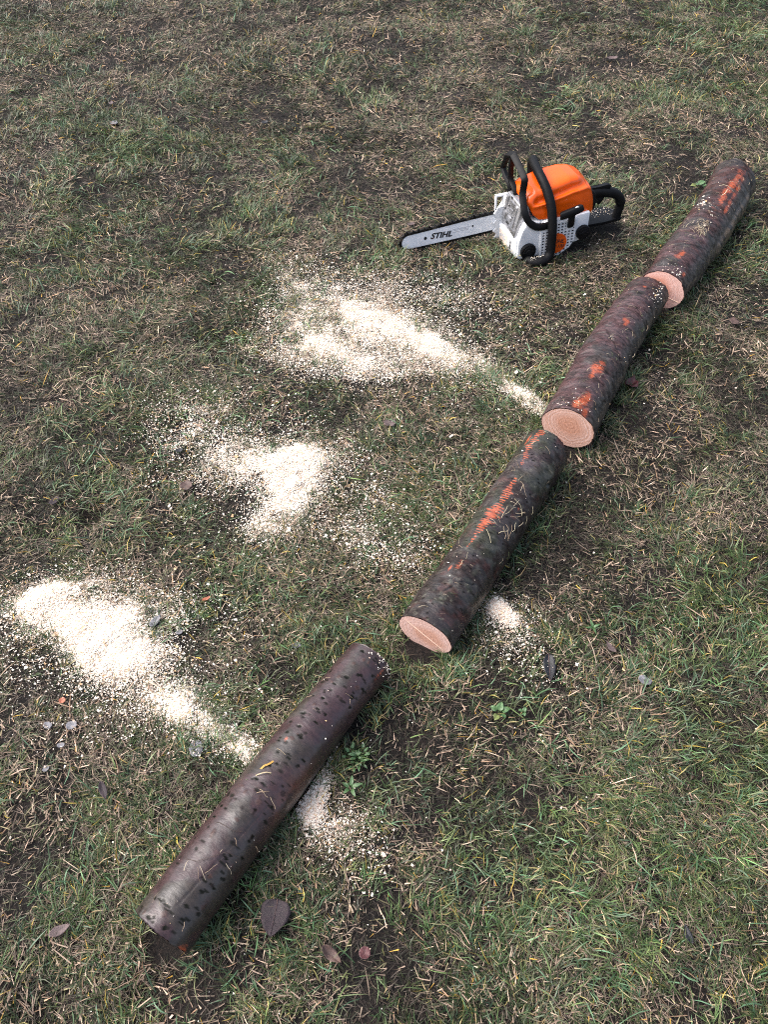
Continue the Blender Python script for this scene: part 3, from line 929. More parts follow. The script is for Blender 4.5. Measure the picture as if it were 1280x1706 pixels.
# chain round the bar
loop = top + nose + bot[::-1]
P = np.array(loop); d = np.r_[0, np.cumsum(np.hypot(*np.diff(P, axis=0).T))]
def along(s): return np.array([np.interp(s, d, P[:, 0]), np.interp(s, d, P[:, 1])])
bm = bmesh.new(); bc = bmesh.new()
pitch = .92; nlk = int(d[-1] / pitch)
for i in range(nlk):
    s = (i + .5) * pitch
    p = along(s); q = along(min(s + .25, d[-1])) - along(max(s - .25, 0)); q /= np.hypot(*q)
    nrm = np.array((-q[1], q[0]))
    def pt(a, b, y): return Vector(((p + q * a + nrm * b)[0], y, (p + q * a + nrm * b)[1])) * CM
    def plate(tgt, prof, y0, y1):
        A = [tgt.verts.new(pt(a, b, y0)) for a, b in prof]; B = [tgt.verts.new(pt(a, b, y1)) for a, b in prof]
        tgt.faces.new(A); tgt.faces.new(B[::-1])
        for k in range(len(prof)): tgt.faces.new((A[k], A[(k + 1) % len(prof)], B[(k + 1) % len(prof)], B[k]))
    plate(bm, [(-.62, -.06), (.62, -.06), (.62, .44), (.40, .68), (-.40, .68), (-.62, .44)], -5.36, -5.20)
    plate(bm, [(-.62, -.06), (.62, -.06), (.62, .44), (.40, .68), (-.40, .68), (-.62, .44)], -4.88, -4.72)
    plate(bm, [(-.36, -.25), (.36, -.25), (.42, .5), (.15, .8), (-.42, .5)], -5.12, -4.96)
    if i % 2 == 0:
        sgn = 1 if (i // 2) % 2 else -1
        y0, y1 = (-4.88, -4.66) if sgn > 0 else (-5.42, -5.2)
        plate(bc if i % 6 == 0 else bm, [(-.6, .1), (.65, .1), (.6, .75), (.42, .98), (.25, .6), (.05, .6), (-.1, 1.22), (-.58, 1.1)], y0, y1)
        plate(bm, [(-.58, 1.06), (-.1, 1.18), (-.1, 1.26), (-.58, 1.14)], min(y0, -5.2), max(y1, -4.95))
ch = finish('chain', bm, M_CHAIN, angle=20)
finish('cutter', bc, M_CUT, ch, angle=20)['kind'] = 'stuff'

# handlebar, hand guard, rear handle, starter grip
bm = bmesh.new()
sweep(bm, [(13.2, -9.0, 12.5), (13.2, -10.2, 17), (13.2, -10.4, 21), (13.7, -8.6, 23.4), (15.0, -3.5, 23.7), (15.8, 1.6, 23.5), (15.8, 4.6, 22.6), (15.3, 7.4, 20.4), (14.8, 9.8, 17.0),
           (14.6, 11.0, 13.4), (14.5, 11.7, 9.4), (14.5, 11.7, 5.2), (14.7, 11.9, 2.6), (16.2, 12.6, 1.2), (18.6, 13.0, .8), (20.8, 11.6, .8), (21.2, 8.4, 1.0)], 1.42, 1.42, (1, 0, 0), 16, 6)
finish('handlebar', bm, M_RUBBER, angle=70)
bm = bmesh.new()
sweep(bm, [(14.6, 9.6, 11.0), (17.2, 9.6, 10.7), (19.4, 9.5, 11.2), (21.4, 9.2, 12.9), (22.5, 8.6, 15.2), (22.6, 7.2, 17.2), (22.3, 5.2, 19.4), (22.0, 4.6, 21.0), (21.9, 4.9, 23.2), (21.9, 4.6, 24.6), (22.0, .4, 26.4), (22.1, -3.4, 27.7), (22.1, -4.4, 27.9), (22.1, -8.2, 26.6),
           (22.0, -9.2, 25.7), (22.0, -11.8, 21.8), (22.0, -11.9, 20.6), (22.0, -9.6, 19.0), (21.8, -6.6, 17.6), (21.5, -5.6, 13.0)], .62, 1.05, (1, 0, 0), 12, 5, 6)
sweep(bm, [(22.0, -5.2, 26.8), (22.0, -6.0, 23.0), (21.9, -5.6, 19.6), (21.6, -2.0, 17.4), (21.2, -.6, 13.0)], .5, .85, (1, 0, 0), 12, 5, 6)
finish('hand_guard', bm, M_BLACK, angle=50)
bm = bmesh.new()
sweep(bm, [(.5, 0, 13.6), (-3, 0, 13.6), (-7, 0, 13.2), (-10.6, 0, 12.3), (-12.9, 0, 10.6), (-13.9, 0, 8.0), (-13.5, 0, 5.6), (-13.0, 0, 3.8)], 1.55, 1.5, (0, 0, 1), 16, 6, 2.6,
      lambda t: 1.18 if t < .08 else (1.0 if t < .7 else .86))
rh = finish('rear_handle', bm, M_BLACK, angle=60)
bm = bmesh.new()
pl = [(1.0, 2.2), (1.0, -7.6), (-8, -7.9), (-12.6, -7.2), (-14.6, -4.8), (-15.4, -1), (-14.2, 1.6), (-8, 2.2)]
lo = [bm.verts.new((x * CM, y * CM, 3.1 * CM)) for x, y in pl]; hi = [bm.verts.new((x * CM, y * CM, 4.0 * CM)) for x, y in pl]
bm.faces.new(lo[::-1]); bm.faces.new(hi)
for i in range(len(pl)): bm.faces.new((lo[i], lo[(i + 1) % len(pl)], hi[(i + 1) % len(pl)], hi[i]))
bmesh.ops.bevel(bm, geom=list(bm.edges), offset=.2 * CM, segments=2, affect='EDGES')
finish('handle_plate', bm, M_BLACK, rh)
bm = bmesh.new(); prism(bm, [(-4.6, 12.4), (-7.8, 12.2), (-7.4, 11.0), (-6.4, 9.6), (-5.6, 9.5), (-5.4, 11)], -.7, .7, .15); finish('trigger', bm, M_BLACK, rh)
bm = bmesh.new(); prism(bm, [(-1.2, 14.8), (-9.2, 14.2), (-9.4, 15.3), (-8.2, 15.8), (-5, 15.3), (-1.2, 15.5)], -.8, .8, .15); finish('throttle_lock', bm, M_BLACK, rh)
bm = bmesh.new(); disc(bm, (-13.4, 1.15, 9.6), (0, 1, 0), .5, .3, 16, .08); finish('screw', bm, M_SILVER, rh)
bm = bmesh.new()
sweep(bm, [(12.0, 11.0, 13.9), (11.4, 11.2, 14.0), (8.4, 11.4, 14.7), (5.8, 11.2, 15.3), (5.2, 11.0, 15.45)], 1.0, 1.15, (0, 0, 1), 12, 5, 4, lambda t: .86 + .14 * math.sin(math.pi * t) if .04 < t < .96 else .8)
sweep(bm, [(8.3, 11.2, 13.8), (8.2, 11.0, 12.2), (8.1, 10.6, 10.2), (8.0, 10.0, 9.6)], .75, 1.0, (1, 0, 0), 10, 4, 3)
sg = finish('starter_grip', bm, M_BLACK, angle=45)
bm = bmesh.new(); sweep(bm, [(7.6, 11.6, 15.9), (7.1, 11.9, 16.3), (6.7, 11.8, 16.0)], .22, .22, (0, 1, 0), 8, 3); finish('rope_knot', bm, new_mat('rope', (.7, .7, .68), .8), sg)

# ------------------------------------------------------------------ sawdust
CREAM, PINK, TAN = np.array((.88, .80, .69)), np.array((.82, .62, .50)), np.array((.68, .46, .26))
def gauss(n, px, py, sx, sy, ang=0.0):
    a, b = rng.normal(0, sx, n), rng.normal(0, sy, n)
    c, s = math.cos(R(ang)), math.sin(R(ang))
    return np.stack([px + a * c - b * s, py + a * s + b * c], 1)

# blobs: count, centre, spread, slant (degrees, picture plane of the survey), clumping 0..1
PILES = {
    'a': ('pale sawdust spread reaching to the third log, the heap nearest the chainsaw', [
        (15000, 605, 535, 38, 19, 12, .2), (9500, 690, 568, 44, 19, 22, .4), (5000, 745, 592, 24, 12, 25, .5), (11000, 515, 520, 28, 28, 5, .5), (9000, 530, 575, 38, 22, 0, .6), (5000, 640, 600, 60, 12, 8, .5),
        (3500, 590, 608, 30, 12, 10, .5), (1800, 835, 632, 30, 7, 38, .3), (2200, 875, 664, 22, 6, 36, .1), (2500, 700, 490, 60, 14, 10, .8), (2600, 600, 550, 100, 52, 8, .8),
        (1200, 495, 470, 16, 14, 0, .6), (500, 870, 540, 90, 70, 0, .9)]),
    'b': ('pale sawdust heap in the middle, level with the second log', [
        (9500, 492, 800, 22, 24, 0, .15), (4500, 512, 765, 26, 14, 0, .4), (3500, 475, 845, 18, 16, 10, .4), (4500, 420, 775, 26, 18, 20, .75), (6500, 345, 735, 42, 32, 20, .85),
        (1500, 440, 880, 16, 12, 0, .6), (2000, 600, 865, 40, 30, 25, .9), (900, 660, 925, 50, 26, 30, .9), (2400, 480, 790, 90, 52, 0, .85)]),
    'c': ('pale sawdust heap by the left edge, level with the gap between the two near logs', [
        (15000, 185, 1065, 32, 25, 10, .1), (6000, 205, 1100, 32, 18, 5, .4), (5000, 120, 1035, 34, 22, 10, .6), (5000, 60, 1010, 36, 22, -10, .75), (3500, 110, 988, 42, 11, -12, .65),
        (5000, 290, 1170, 34, 18, 25, .65), (2600, 350, 1210, 36, 14, 32, .4), (1000, 400, 1243, 20, 8, 38, .2), (3000, 180, 1110, 90, 52, 8, .85), (2500, 230, 1010, 60, 20, 5, .7)]),
    'd': ('small pinkish heap of sawdust beside the second log on its right', [
        (1500, 826, 1016, 10, 8, 30, .3), (1000, 848, 1036, 9, 6, 30, .3), (900, 850, 1052, 22, 18, 40, .7), (420, 880, 1085, 34, 28, 30, .8)]),
    'e': ('small pale heap of sawdust beside the nearest log on its right', [
        (2600, 529, 1322, 7, 20, 18, .2), (1500, 518, 1352, 10, 11, 0, .3), (600, 552, 1376, 22, 20, 40, .8), (450, 588, 1412, 30, 28, 40, .85)]),
}
HG = .010                                   # heap raster, metres
HX0, HX1, HY0, HY1 = -1.3, 1.6, .1, 3.2
nhx, nhy = int((HX1 - HX0) / HG) + 1, int((HY1 - HY0) / HG) + 1
heap = np.zeros((nhx, nhy))
def blur(a, n):
    for _ in range(n):
        a = (np.roll(a, 1, 0) + np.roll(a, -1, 0) + 2 * a) / 4
        a = (np.roll(a, 1, 1) + np.roll(a, -1, 1) + 2 * a) / 4
    return a
def heap_at(x, y):
    fx = np.clip((x - HX0) / HG, 0, nhx - 1.001); fy = np.clip((y - HY0) / HG, 0, nhy - 1.001)
    i, j = fx.astype(int), fy.astype(int); a, b = fx - i, fy - j
    return (heap[i, j] * (1 - a) + heap[i + 1, j] * a) * (1 - b) + (heap[i, j + 1] * (1 - a) + heap[i + 1, j + 1] * a) * b

chips = {}
for key, (label, blobs) in PILES.items():
    xs_, ys_ = [], []
    for n, px, py, sx, sy, ang, cl in blobs:
        q = gauss(int(n * 2.05), px, py, sx * 1.14, sy * 1.14, ang)
        q = q[(q[:, 1] > -50)]
        x, y = at(q[:, 0], q[:, 1])
        thr = fbm(x, y, .06, 300, 4)
        keep = rng.random(len(x)) < np.clip(1 - cl * 3.0 * np.clip(.60 - thr, -.1, .5), .10, 1)
        keep &= log_sd(x, y) > .82
        xs_.append(x[keep]); ys_.append(y[keep])
    chips[key] = np.concatenate(xs_), np.concatenate(ys_)
    cnt, _, _ = np.histogram2d(chips[key][0], chips[key][1], bins=[nhx, nhy], range=[[HX0, HX1], [HY0, HY1]])
    heap += cnt
heap = blur(heap, 2)                         # chips per square centimetre
heap_n = heap.copy()
gx_, gy_ = np.meshgrid(HX0 + np.arange(nhx) * HG, HY0 + np.arange(nhy) * HG, indexing='ij')
cover = np.clip((heap - 40) / 80, 0, 1.1)
heap = .010 * blur(cover, 1) * np.clip(.1 + 1.7 * fbm(gx_, gy_, .030, 310, 3), .2, 1.6)

def chip_mesh(x, y, z, size, tilt, cols):
    n = len(x)
    yaw = rng.uniform(0, 2 * math.pi, n)
    ax, ay = rng.normal(0, tilt, n), rng.normal(0, tilt, n)
    a = np.stack([np.cos(yaw), np.sin(yaw), np.zeros(n)], 1); b = np.stack([-np.sin(yaw), np.cos(yaw), np.zeros(n)], 1)
    a[:, 2] = np.tan(np.clip(ax, -1.1, 1.1)); b[:, 2] = np.tan(np.clip(ay, -1.1, 1.1))
    a /= np.linalg.norm(a, axis=1)[:, None]; b /= np.linalg.norm(b, axis=1)[:, None]
    asp = rng.uniform(.35, 1.0, n)
    c = np.stack([x, y, z], 1)
    V = []
    for sa, sb in ((-1, -1), (1, -1), (1, 1), (-1, 1)):
        ja, jb = rng.uniform(.5, 1.2, n), rng.uniform(.5, 1.2, n)
        p = c + a * (sa * ja * size)[:, None] + b * (sb * jb * size * asp)[:, None]
        p[:, 2] += rng.normal(0, .25, n) * size
        V.append(p)
    V = np.stack(V, 1).reshape(-1, 3)
    F = np.arange(4 * n).reshape(n, 4)
    return V, F, np.repeat(cols, 4, 0)

M_DUST = attr_mat('sawdust', .8, .2, .15)
def chip_cols(n, pinky=.15):
    u = rng.random(n)
    c = np.where((u < pinky)[:, None], PINK, np.where((u > .94)[:, None], TAN, CREAM))
    return np.clip(c * rng.uniform(.86, 1.08, n)[:, None], 0, .93)

for key, (label, blobs) in PILES.items():
    x, y = chips[key]
    n = len(x)
    size = np.exp(rng.normal(math.log(.00096), .5, n))
    hz = heap_at(x, y)
    ic = np.clip(((x - HX0) / HG).astype(int), 0, nhx - 1), np.clip(((y - HY0) / HG).astype(int), 0, nhy - 1)
    loose = np.exp(-heap_n[ic] / 9.0)
    z = ground_z(x, y) + hz + .003 + rng.random(n) * (.004 + .017 * loose)
    V, F, Cc = chip_mesh(x, y, z, size, .24, chip_cols(n, .30 if key in 'de' else .13))
    # body of the heap
    dist = np.full(heap.shape, False)
    gi = np.clip(((x - HX0) / HG).astype(int), 0, nhx - 1), np.clip(((y - HY0) / HG).astype(int), 0, nhy - 1)
    dist[gi] = True
    m_ = (heap > .0032) & (blur(dist.astype(float), 2) > .02)
    idx = -np.ones(heap.shape, int)
    cell = m_[:-1, :-1] & m_[1:, :-1] & m_[1:, 1:] & m_[:-1, 1:]
    used = np.zeros(heap.shape, bool)
    used[:-1, :-1] |= cell; used[1:, :-1] |= cell; used[1:, 1:] |= cell; used[:-1, 1:] |= cell
    ii, jj = np.nonzero(used)
    if len(ii):
        idx[ii, jj] = np.arange(len(ii)) + len(V)
        hx, hy = HX0 + ii * HG, HY0 + jj * HG
        hv = np.stack([hx + rng.normal(0, .0015, len(ii)), hy + rng.normal(0, .0015, len(ii)), ground_z(hx, hy) + heap[ii, jj] - .001 + rng.normal(0, .0008, len(ii))], 1)
        ci, cj = np.nonzero(cell)
        hf = np.stack([idx[ci, cj], idx[ci + 1, cj], idx[ci + 1, cj + 1], idx[ci, cj + 1]], 1)
        V = np.concatenate([V, hv]); F = np.concatenate([F, hf])
        Cc = np.concatenate([Cc, CREAM * rng.uniform(.84, 1.0, len(ii))[:, None]])
    o = link('sawdust_pile', raw_mesh('sawdust_pile', V, [F], Cc), M_DUST)
    tag(o, label, None, None, 'stuff')

# flecks of sawdust far and wide, on the logs and on the saw
def flecks():
    n = 3600
    t = rng.random(n); k = rng.integers(0, 4, n)
    A = np.array([l[0] for l in LOGS]); B = np.array([l[1] for l in LOGS])
    x = A[k, 0] + (B[k, 0] - A[k, 0]) * t + rng.normal(-.25, .45, n); y = A[k, 1] + (B[k, 1] - A[k, 1]) * t + rng.normal(.0, .3, n)
    ok = (log_sd(x, y) > 1.02)
    x, y = x[ok], y[ok]
    z = ground_z(x, y) + rng.uniform(.004, .02, len(x))
    sz = np.exp(rng.normal(math.log(.0010), .45, len(x)))
    V, F, Cc = chip_mesh(x, y, z, sz, .5, chip_cols(len(x), .2))
    tag(link('sawdust_flecks', raw_mesh('sawdust_flecks', V, [F], Cc), M_DUST), 'stray cream sawdust flecks scattered through the grass', None, None, 'stuff')
    # on the logs
    pts, szs = [], []
    def put(k, u, v, s): pts.append(on_log(k, u, v, .0012)); szs.append(s)
    q = random.Random(3)
    for k, dens in ((0, 30), (1, 34), (2, 60), (3, 50)):
        for _ in range(dens): put(k, q.uniform(.004, log_frames[k][1] - .004), q.gauss(5, 38), math.exp(q.gauss(math.log(.0008), .35)))
    for _ in range(55): put(0, log_frames[0][1] - abs(q.gauss(0, .010)), q.gauss(60, 22), q.uniform(.0006, .0018))
    for _ in range(45): put(2, log_frames[2][1] - abs(q.gauss(.05, .03)), q.gauss(38, 9), q.uniform(.0008, .0024))
    for _ in range(30): put(2, abs(q.gauss(.02, .03)), q.gauss(-10, 25), q.uniform(.001, .0024))
    for _ in range(34): put(3, q.gauss(.40, .02), q.gauss(-22, 9), q.uniform(.0015, .004))
    for _ in range(24): put(3, q.gauss(.33, .02), q.gauss(28, 8), q.uniform(.0012, .003))
    for _ in range(40): put(3, abs(q.gauss(0, .03)), q.gauss(10, 22), q.uniform(.001, .0024))
    P_ = np.array([list(p) for p in pts]); sz = np.array(szs)
    V, F, Cc = chip_mesh(P_[:, 0], P_[:, 1], P_[:, 2], sz, .35, chip_cols(len(sz), .2))
    tag(link('sawdust_flecks', raw_mesh('sawdust_flecks', V, [F], Cc), M_DUST), 'cream sawdust flecks lying on the four logs', None, None, 'stuff')
    # on the saw's rear plate and lower handlebar
    SM = Matrix.LocRotScale(Vector(SAW_LOC), Euler(SAW_ROT), None)
    pts, szs = [], []
    for _ in range(170): pts.append(SM @ (Vector((q.uniform(-14, 0), q.uniform(-7.2, -1.6), 4.08)) * CM)); szs.append(q.uniform(.0006, .0019))
    for _ in range(60):
        a = q.uniform(-.9, .9); pts.append(SM @ (Vector((q.uniform(15, 21.5), 12.3 + math.sin(a) * 1.3, 1.0 + math.cos(a) * 1.42)) * CM)); szs.append(q.uniform(.0006, .0018))
    P_ = np.array([list(p) for p in pts]); sz = np.array(szs)
    V, F, Cc = chip_mesh(P_[:, 0], P_[:, 1], P_[:, 2], sz, .2, chip_cols(len(sz), .1))
    tag(link('sawdust_flecks', raw_mesh('sawdust_flecks', V, [F], Cc), M_DUST), 'cream sawdust flecks on the black rear plate of the chainsaw', None, None, 'stuff')
flecks()

# ------------------------------------------------------------------ grass
def region(n, p=1.25, y0=-.15, y1=5.4, side=.85):
    """points spread over the lawn, thinning with distance"""
    X, Y = [], []
    got = 0
    while got < n:
        m = n * 3
        y = rng.uniform(y0, y1, m)
        hw = side + .44 * np.maximum(y, 0)
        x = rng.uniform(-1, 1, m) * (side + .44 * y1)
        dist = np.sqrt(x * x + y * y + CAM_H ** 2)
        ok = (np.abs(x) < hw) & (rng.random(m) < (1.45 / dist) ** p)
        X.append(x[ok]); Y.append(y[ok]); got += ok.sum()
    return np.concatenate(X)[:n], np.concatenate(Y)[:n]

def blades(x, y, z0, heading, elev, bend, length, width, col, seg=2, tip=None, lift=.001, wind=.25):
    n = len(x)
    hx, hy = np.cos(heading), np.sin(heading)
    roll = rng.normal(0, .5, n)
    side = np.stack([-hy * np.cos(roll), hx * np.cos(roll), np.sin(roll)], 1)
    p = np.stack([x, y, ground_z(x, y) + z0], 1)
    V = []
    wk = {1: [1.0], 2: [.75, 1.0], 3: [.7, 1.0, .8]}[seg]
    cs = []
    e = elev.copy()
    hd = heading.copy(); curl = rng.normal(0, wind, n)
    for k in range(seg):
        V += [p - side * (width * wk[k] * .5)[:, None], p + side * (width * wk[k] * .5)[:, None]]
        cs += [col * (.9 + .06 * k), col * (.9 + .06 * k)]
        st = length / seg
        p = p + np.stack([np.cos(hd) * np.cos(e) * st, np.sin(hd) * np.cos(e) * st, np.sin(e) * st], 1)
        p[:, 2] = np.maximum(p[:, 2], ground_z(p[:, 0], p[:, 1]) + lift)
        e = e - bend; hd = hd + curl
    V.append(p); cs.append(col if tip is None else tip)
    nv = 2 * seg + 1
    V = np.stack(V, 1).reshape(-1, 3); C_ = np.stack(cs, 1).reshape(-1, 3)
    b = (np.arange(n) * nv)[:, None]
    q = [b + np.array([[2 * k, 2 * k + 1, 2 * k + 3, 2 * k + 2]]) for k in range(seg - 1)]
    t = b + np.array([[nv - 3, nv - 2, nv - 1]])
    return V, (np.concatenate(q) if q else np.zeros((0, 4), int)), t, C_

def join(parts):
    off = 0; Vs, Qs, Ts, Cs = [], [], [], []
    for V, Q, T, C_ in parts:
        Vs.append(V); Qs.append(Q + off); Ts.append(T + off); Cs.append(C_); off += len(V)
    return np.concatenate(Vs), [np.concatenate(Qs), np.concatenate(Ts)], np.concatenate(Cs)

def far_w(x, y):
    return (np.sqrt(x * x + y * y + CAM_H ** 2) / 1.7) ** .40

def clear(x, y, dust=.8):
    ok = log_sd(x, y) > .72
    ok &= ~in_saw(x, y)
    h = heap_at(x, y)
    inside = (x > HX0) & (x < HX1) & (y > HY0) & (y < HY1)
    ok &= ~(inside & (rng.random(len(x)) < dust * sstep(.001, .007, h)))
    return ok

def lay(x, y):          # the way the turf is trodden and combed
    return 2 * math.pi * fbm(x, y, .5, 400, 2) * 2.2 + rng.normal(0, .9, len(x))

def pick(n, table):
    cols = np.array([t[1] for t in table]); w = np.array([t[0] for t in table], float); w /= w.sum()
    return cols[rng.choice(len(cols), n, p=w)] * np.clip(np.exp(rng.normal(-.06, .36, n)), .35, 2.2)[:, None]

def green_field(x, y):
    g = fbm(x, y, .34, 500, 3) * .65 + fbm(x, y, .09, 520, 2) * .35
    g = g + .05 * np.clip(x * .8, -1, 1) - .03 * np.clip((y - 2) / 2, -1, 1)
    return g
def bare_field(x, y):
    return fbm(x, y, .15, 540, 3) * .6 + fbm(x, y, .05, 560, 2) * .4

M_GRASS = attr_mat('grass_blades', .42, .45, .18)
M_DEAD = attr_mat('dead_grass_blades', .62, .3, .10)

def build_turf():
    # matted dead fibre
    x, y = region(640000, .95)
    keep = clear(x, y, .95) & (rng.random(len(x)) < sstep(.62, .49, bare_field(x, y)) * .62 + .38)
    x, y = x[keep], y[keep]; n = len(x)
    fw = far_w(x, y)
    tan = sstep(.42, .62, fbm(x, y, .16, 580, 3))
    ca = pick(n, [(3, (.13, .100, .080)), (3, (.21, .168, .132)), (2, (.075, .064, .052)), (2.2, (.28, .225, .18)), (.8, (.16, .115, .075)), (2.2, (.115, .125, .066)), (2.2, (.075, .095, .045)), (1.2, (.13, .15, .09))])
    ca = ca * (.32 + .80 * tan)[:, None] * np.array((1.0, .955, .93))
    d1 = blades(x, y, rng.random(n) * .007, rng.uniform(0, 2 * math.pi, n), np.abs(rng.normal(.05, .22, n)), rng.normal(.15, .25, n), rng.uniform(.010, .032, n) * fw, rng.uniform(.0009, .0019, n) * fw, ca, 1)
    # straw blades lying on top
    x, y = region(150000, 1.0)
    keep = clear(x, y, .9) & (rng.random(len(x)) < .18 + .82 * sstep(.40, .62, fbm(x, y, .13, 600, 3)))
    x, y = x[keep], y[keep]; n = len(x); fw = far_w(x, y)
    cb = np.array((.98, .94, .93)) * pick(n, [(4, (.33, .25, .185)), (3, (.27, .195, .145)), (2.5, (.43, .345, .255)), (1.2, (.31, .20, .125)), (.35, (.44, .27, .05)), (1.6, (.22, .20, .11))])
    ln = np.clip(np.exp(rng.normal(math.log(.0155), .48, n)), .005, .055) * fw; hd = lay(x, y); wd = rng.uniform(.0008, .0023, n) * fw
    sh = ln < .022
    z_, e_, b_ = rng.uniform(.003, .013, n), rng.normal(.08, .24, n), rng.normal(.12, .22, n)
    d2 = blades(x[sh], y[sh], z_[sh], hd[sh], e_[sh], b_[sh], ln[sh], wd[sh] * 1.25, cb[sh], 1)
    sh = ~sh
    d5 = blades(x[sh], y[sh], z_[sh], hd[sh], e_[sh], b_[sh], ln[sh], wd[sh], cb[sh], 2, cb[sh] * .9, wind=.12)
    V, F, C_ = join([d1, d2, d5])
    o = link('dead_grass', raw_mesh('dead_grass', V, F, C_), M_DEAD)
    tag(o, 'matted brown and straw-coloured dead grass over the soil', None, None, 'stuff')
    # green grass in tufts
    tx, ty = region(46000, 1.0)
    g = green_field(tx, ty)
    k_ = rng.random(len(tx)) < sstep(.36, .58, g) * .72 + .24
    bare = bare_field(tx, ty)
    k_ &= rng.random(len(tx)) < sstep(.64, .51, bare) * .78 + .22
    tx, ty, g = tx[k_], ty[k_], g[k_]
    extra = [(605, 172, 26, 16, 34), (730, 1120, 30, 20, 40), (1000, 310, 40, 20, 30), (590, 1110, 60, 30, 40), (330, 1215, 60, 20, 20), (1130, 530, 20, 12, 24), (1050, 570, 40, 20, 30),
             (640, 840, 30, 16, 26), (1180, 1000, 60, 40, 50), (1150, 1380, 90, 60, 60), (700, 1490, 90, 60, 40), (390, 395, 50, 20, 40), (130, 380, 50, 20, 40), (340, 1010, 50, 20, 30)]
    ex, ey, eb = [], [], []
    for A, B, ra, rb in LOGS:                 # grass standing up along the flanks of the logs
        t = rng.uniform(-.03, 1.03, 190); sd_ = rng.choice([-1, 1], 190) * rng.uniform(.86, 1.35, 190) * ra
        L_ = math.hypot(B[0] - A[0], B[1] - A[1]); nx_, ny_ = -(B[1] - A[1]) / L_, (B[0] - A[0]) / L_
        a_ = A[0] + (B[0] - A[0]) * t + nx_ * sd_; b_ = A[1] + (B[1] - A[1]) * t + ny_ * sd_
        k2 = vn(a_, b_, .06, 77) > .38
        ex.append(a_[k2]); ey.append(b_[k2])
    for px, py, sx, sy, m in extra:
        q = gauss(m, px, py, sx, sy); a, b = at(q[:, 0], q[:, 1]); ex.append(a); ey.append(b)
    tx = np.concatenate([tx, *ex]); ty = np.concatenate([ty, *ey]); g = np.concatenate([g, np.full(sum(len(a) for a in ex), .72)])
    cnt = rng.integers(5, 14, len(tx))
    ti = np.repeat(np.arange(len(tx)), cnt)
    n = len(ti)
    spread = .007
    fwt = far_w(tx, ty)
    x = tx[ti] + rng.normal(0, spread, n) * fwt[ti]; y = ty[ti] + rng.normal(0, spread, n) * fwt[ti]
    keep = clear(x, y, .88)
    x, y, ti = x[keep], y[keep], ti[keep]; n = len(x); fw = far_w(x, y)
    base_t = pick(len(tx), [(4, (.055, .082, .026)), (3, (.085, .118, .040)), (2.4, (.12, .135, .050)), (1.6, (.075, .125, .062)), (1.2, (.16, .155, .060)), (.9, (.10, .165, .055))])
    fresh = sstep(.5, .7, g)
    base_t = base_t * (.58 + .38 * fresh)[:, None] * np.array((.84, 1.0, 1.0))
    cg = base_t[ti] * rng.uniform(.75, 1.3, n)[:, None]
    yel = rng.random(n) < .10
    cg[yel] = pick(yel.sum(), [(1, (.28, .24, .09)), (1, (.30, .22, .12)), (.5, (.36, .26, .05))])
    tiplen = cg * .92 + np.array((.03, .018, .004))
    tl = lay(tx, ty); tlen = rng.uniform(.65, 1.35, len(tx)) * (.8 + .35 * fresh)
    hd = tl[ti] + rng.normal(0, .9, n)
    L = rng.uniform(.014, .040, n) * tlen[ti] * fw
    d3 = blades(x, y, rng.uniform(.0, .006, n), hd, rng.uniform(.15, 1.05, n), rng.uniform(.15, .75, n), L, rng.uniform(.0009, .0021, n) * fw, cg, 2, tiplen)
    # single longer, broader fresh blades on top
    x, y = region(13000)
    keep = clear(x, y, .9) & (rng.random(len(x)) < sstep(.42, .62, green_field(x, y)))
    x, y = x[keep], y[keep]; n = len(x); fw = far_w(x, y)
    cl_ = pick(n, [(3, (.080, .15, .065)), (2.4, (.11, .20, .11)), (2, (.14, .20, .07)), (1, (.06, .11, .055))])
    d4 = blades(x, y, rng.uniform(.002, .008, n), lay(x, y), rng.uniform(.15, .7, n), rng.uniform(.15, .5, n), rng.uniform(.022, .058, n) * fw, rng.uniform(.0015, .0028, n) * fw, cl_, 3)
    V, F, C_ = join([d3, d4])
    o = link('grass', raw_mesh('grass', V, F, C_), M_GRASS)
    tag(o, 'short trodden green grass growing in tufts across the lawn', None, None, 'stuff')
build_turf()

# ------------------------------------------------------------------ fallen leaves
def leaf_mat(name, c, rough=.5):
    m = new_mat(name, c, rough, spec=.5)
    return speckle(m, 140, .45, .12, .5, 500)
LM = {'purple': leaf_mat('leaf_purple', (.022, .012, .016), .7), 'black': leaf_mat('leaf_black', (.008, .008, .011), .5), 'pale': leaf_mat('leaf_pale', (.17, .165, .18), .7),
      'brown': leaf_mat('leaf_brown', (.075, .043, .035), .6), 'red': leaf_mat('leaf_red', (.075, .020, .022), .5), 'mauve': leaf_mat('leaf_mauve', (.095, .064, .062), .65), 'rust': leaf_mat('leaf_rust', (.34, .10, .05), .5)}

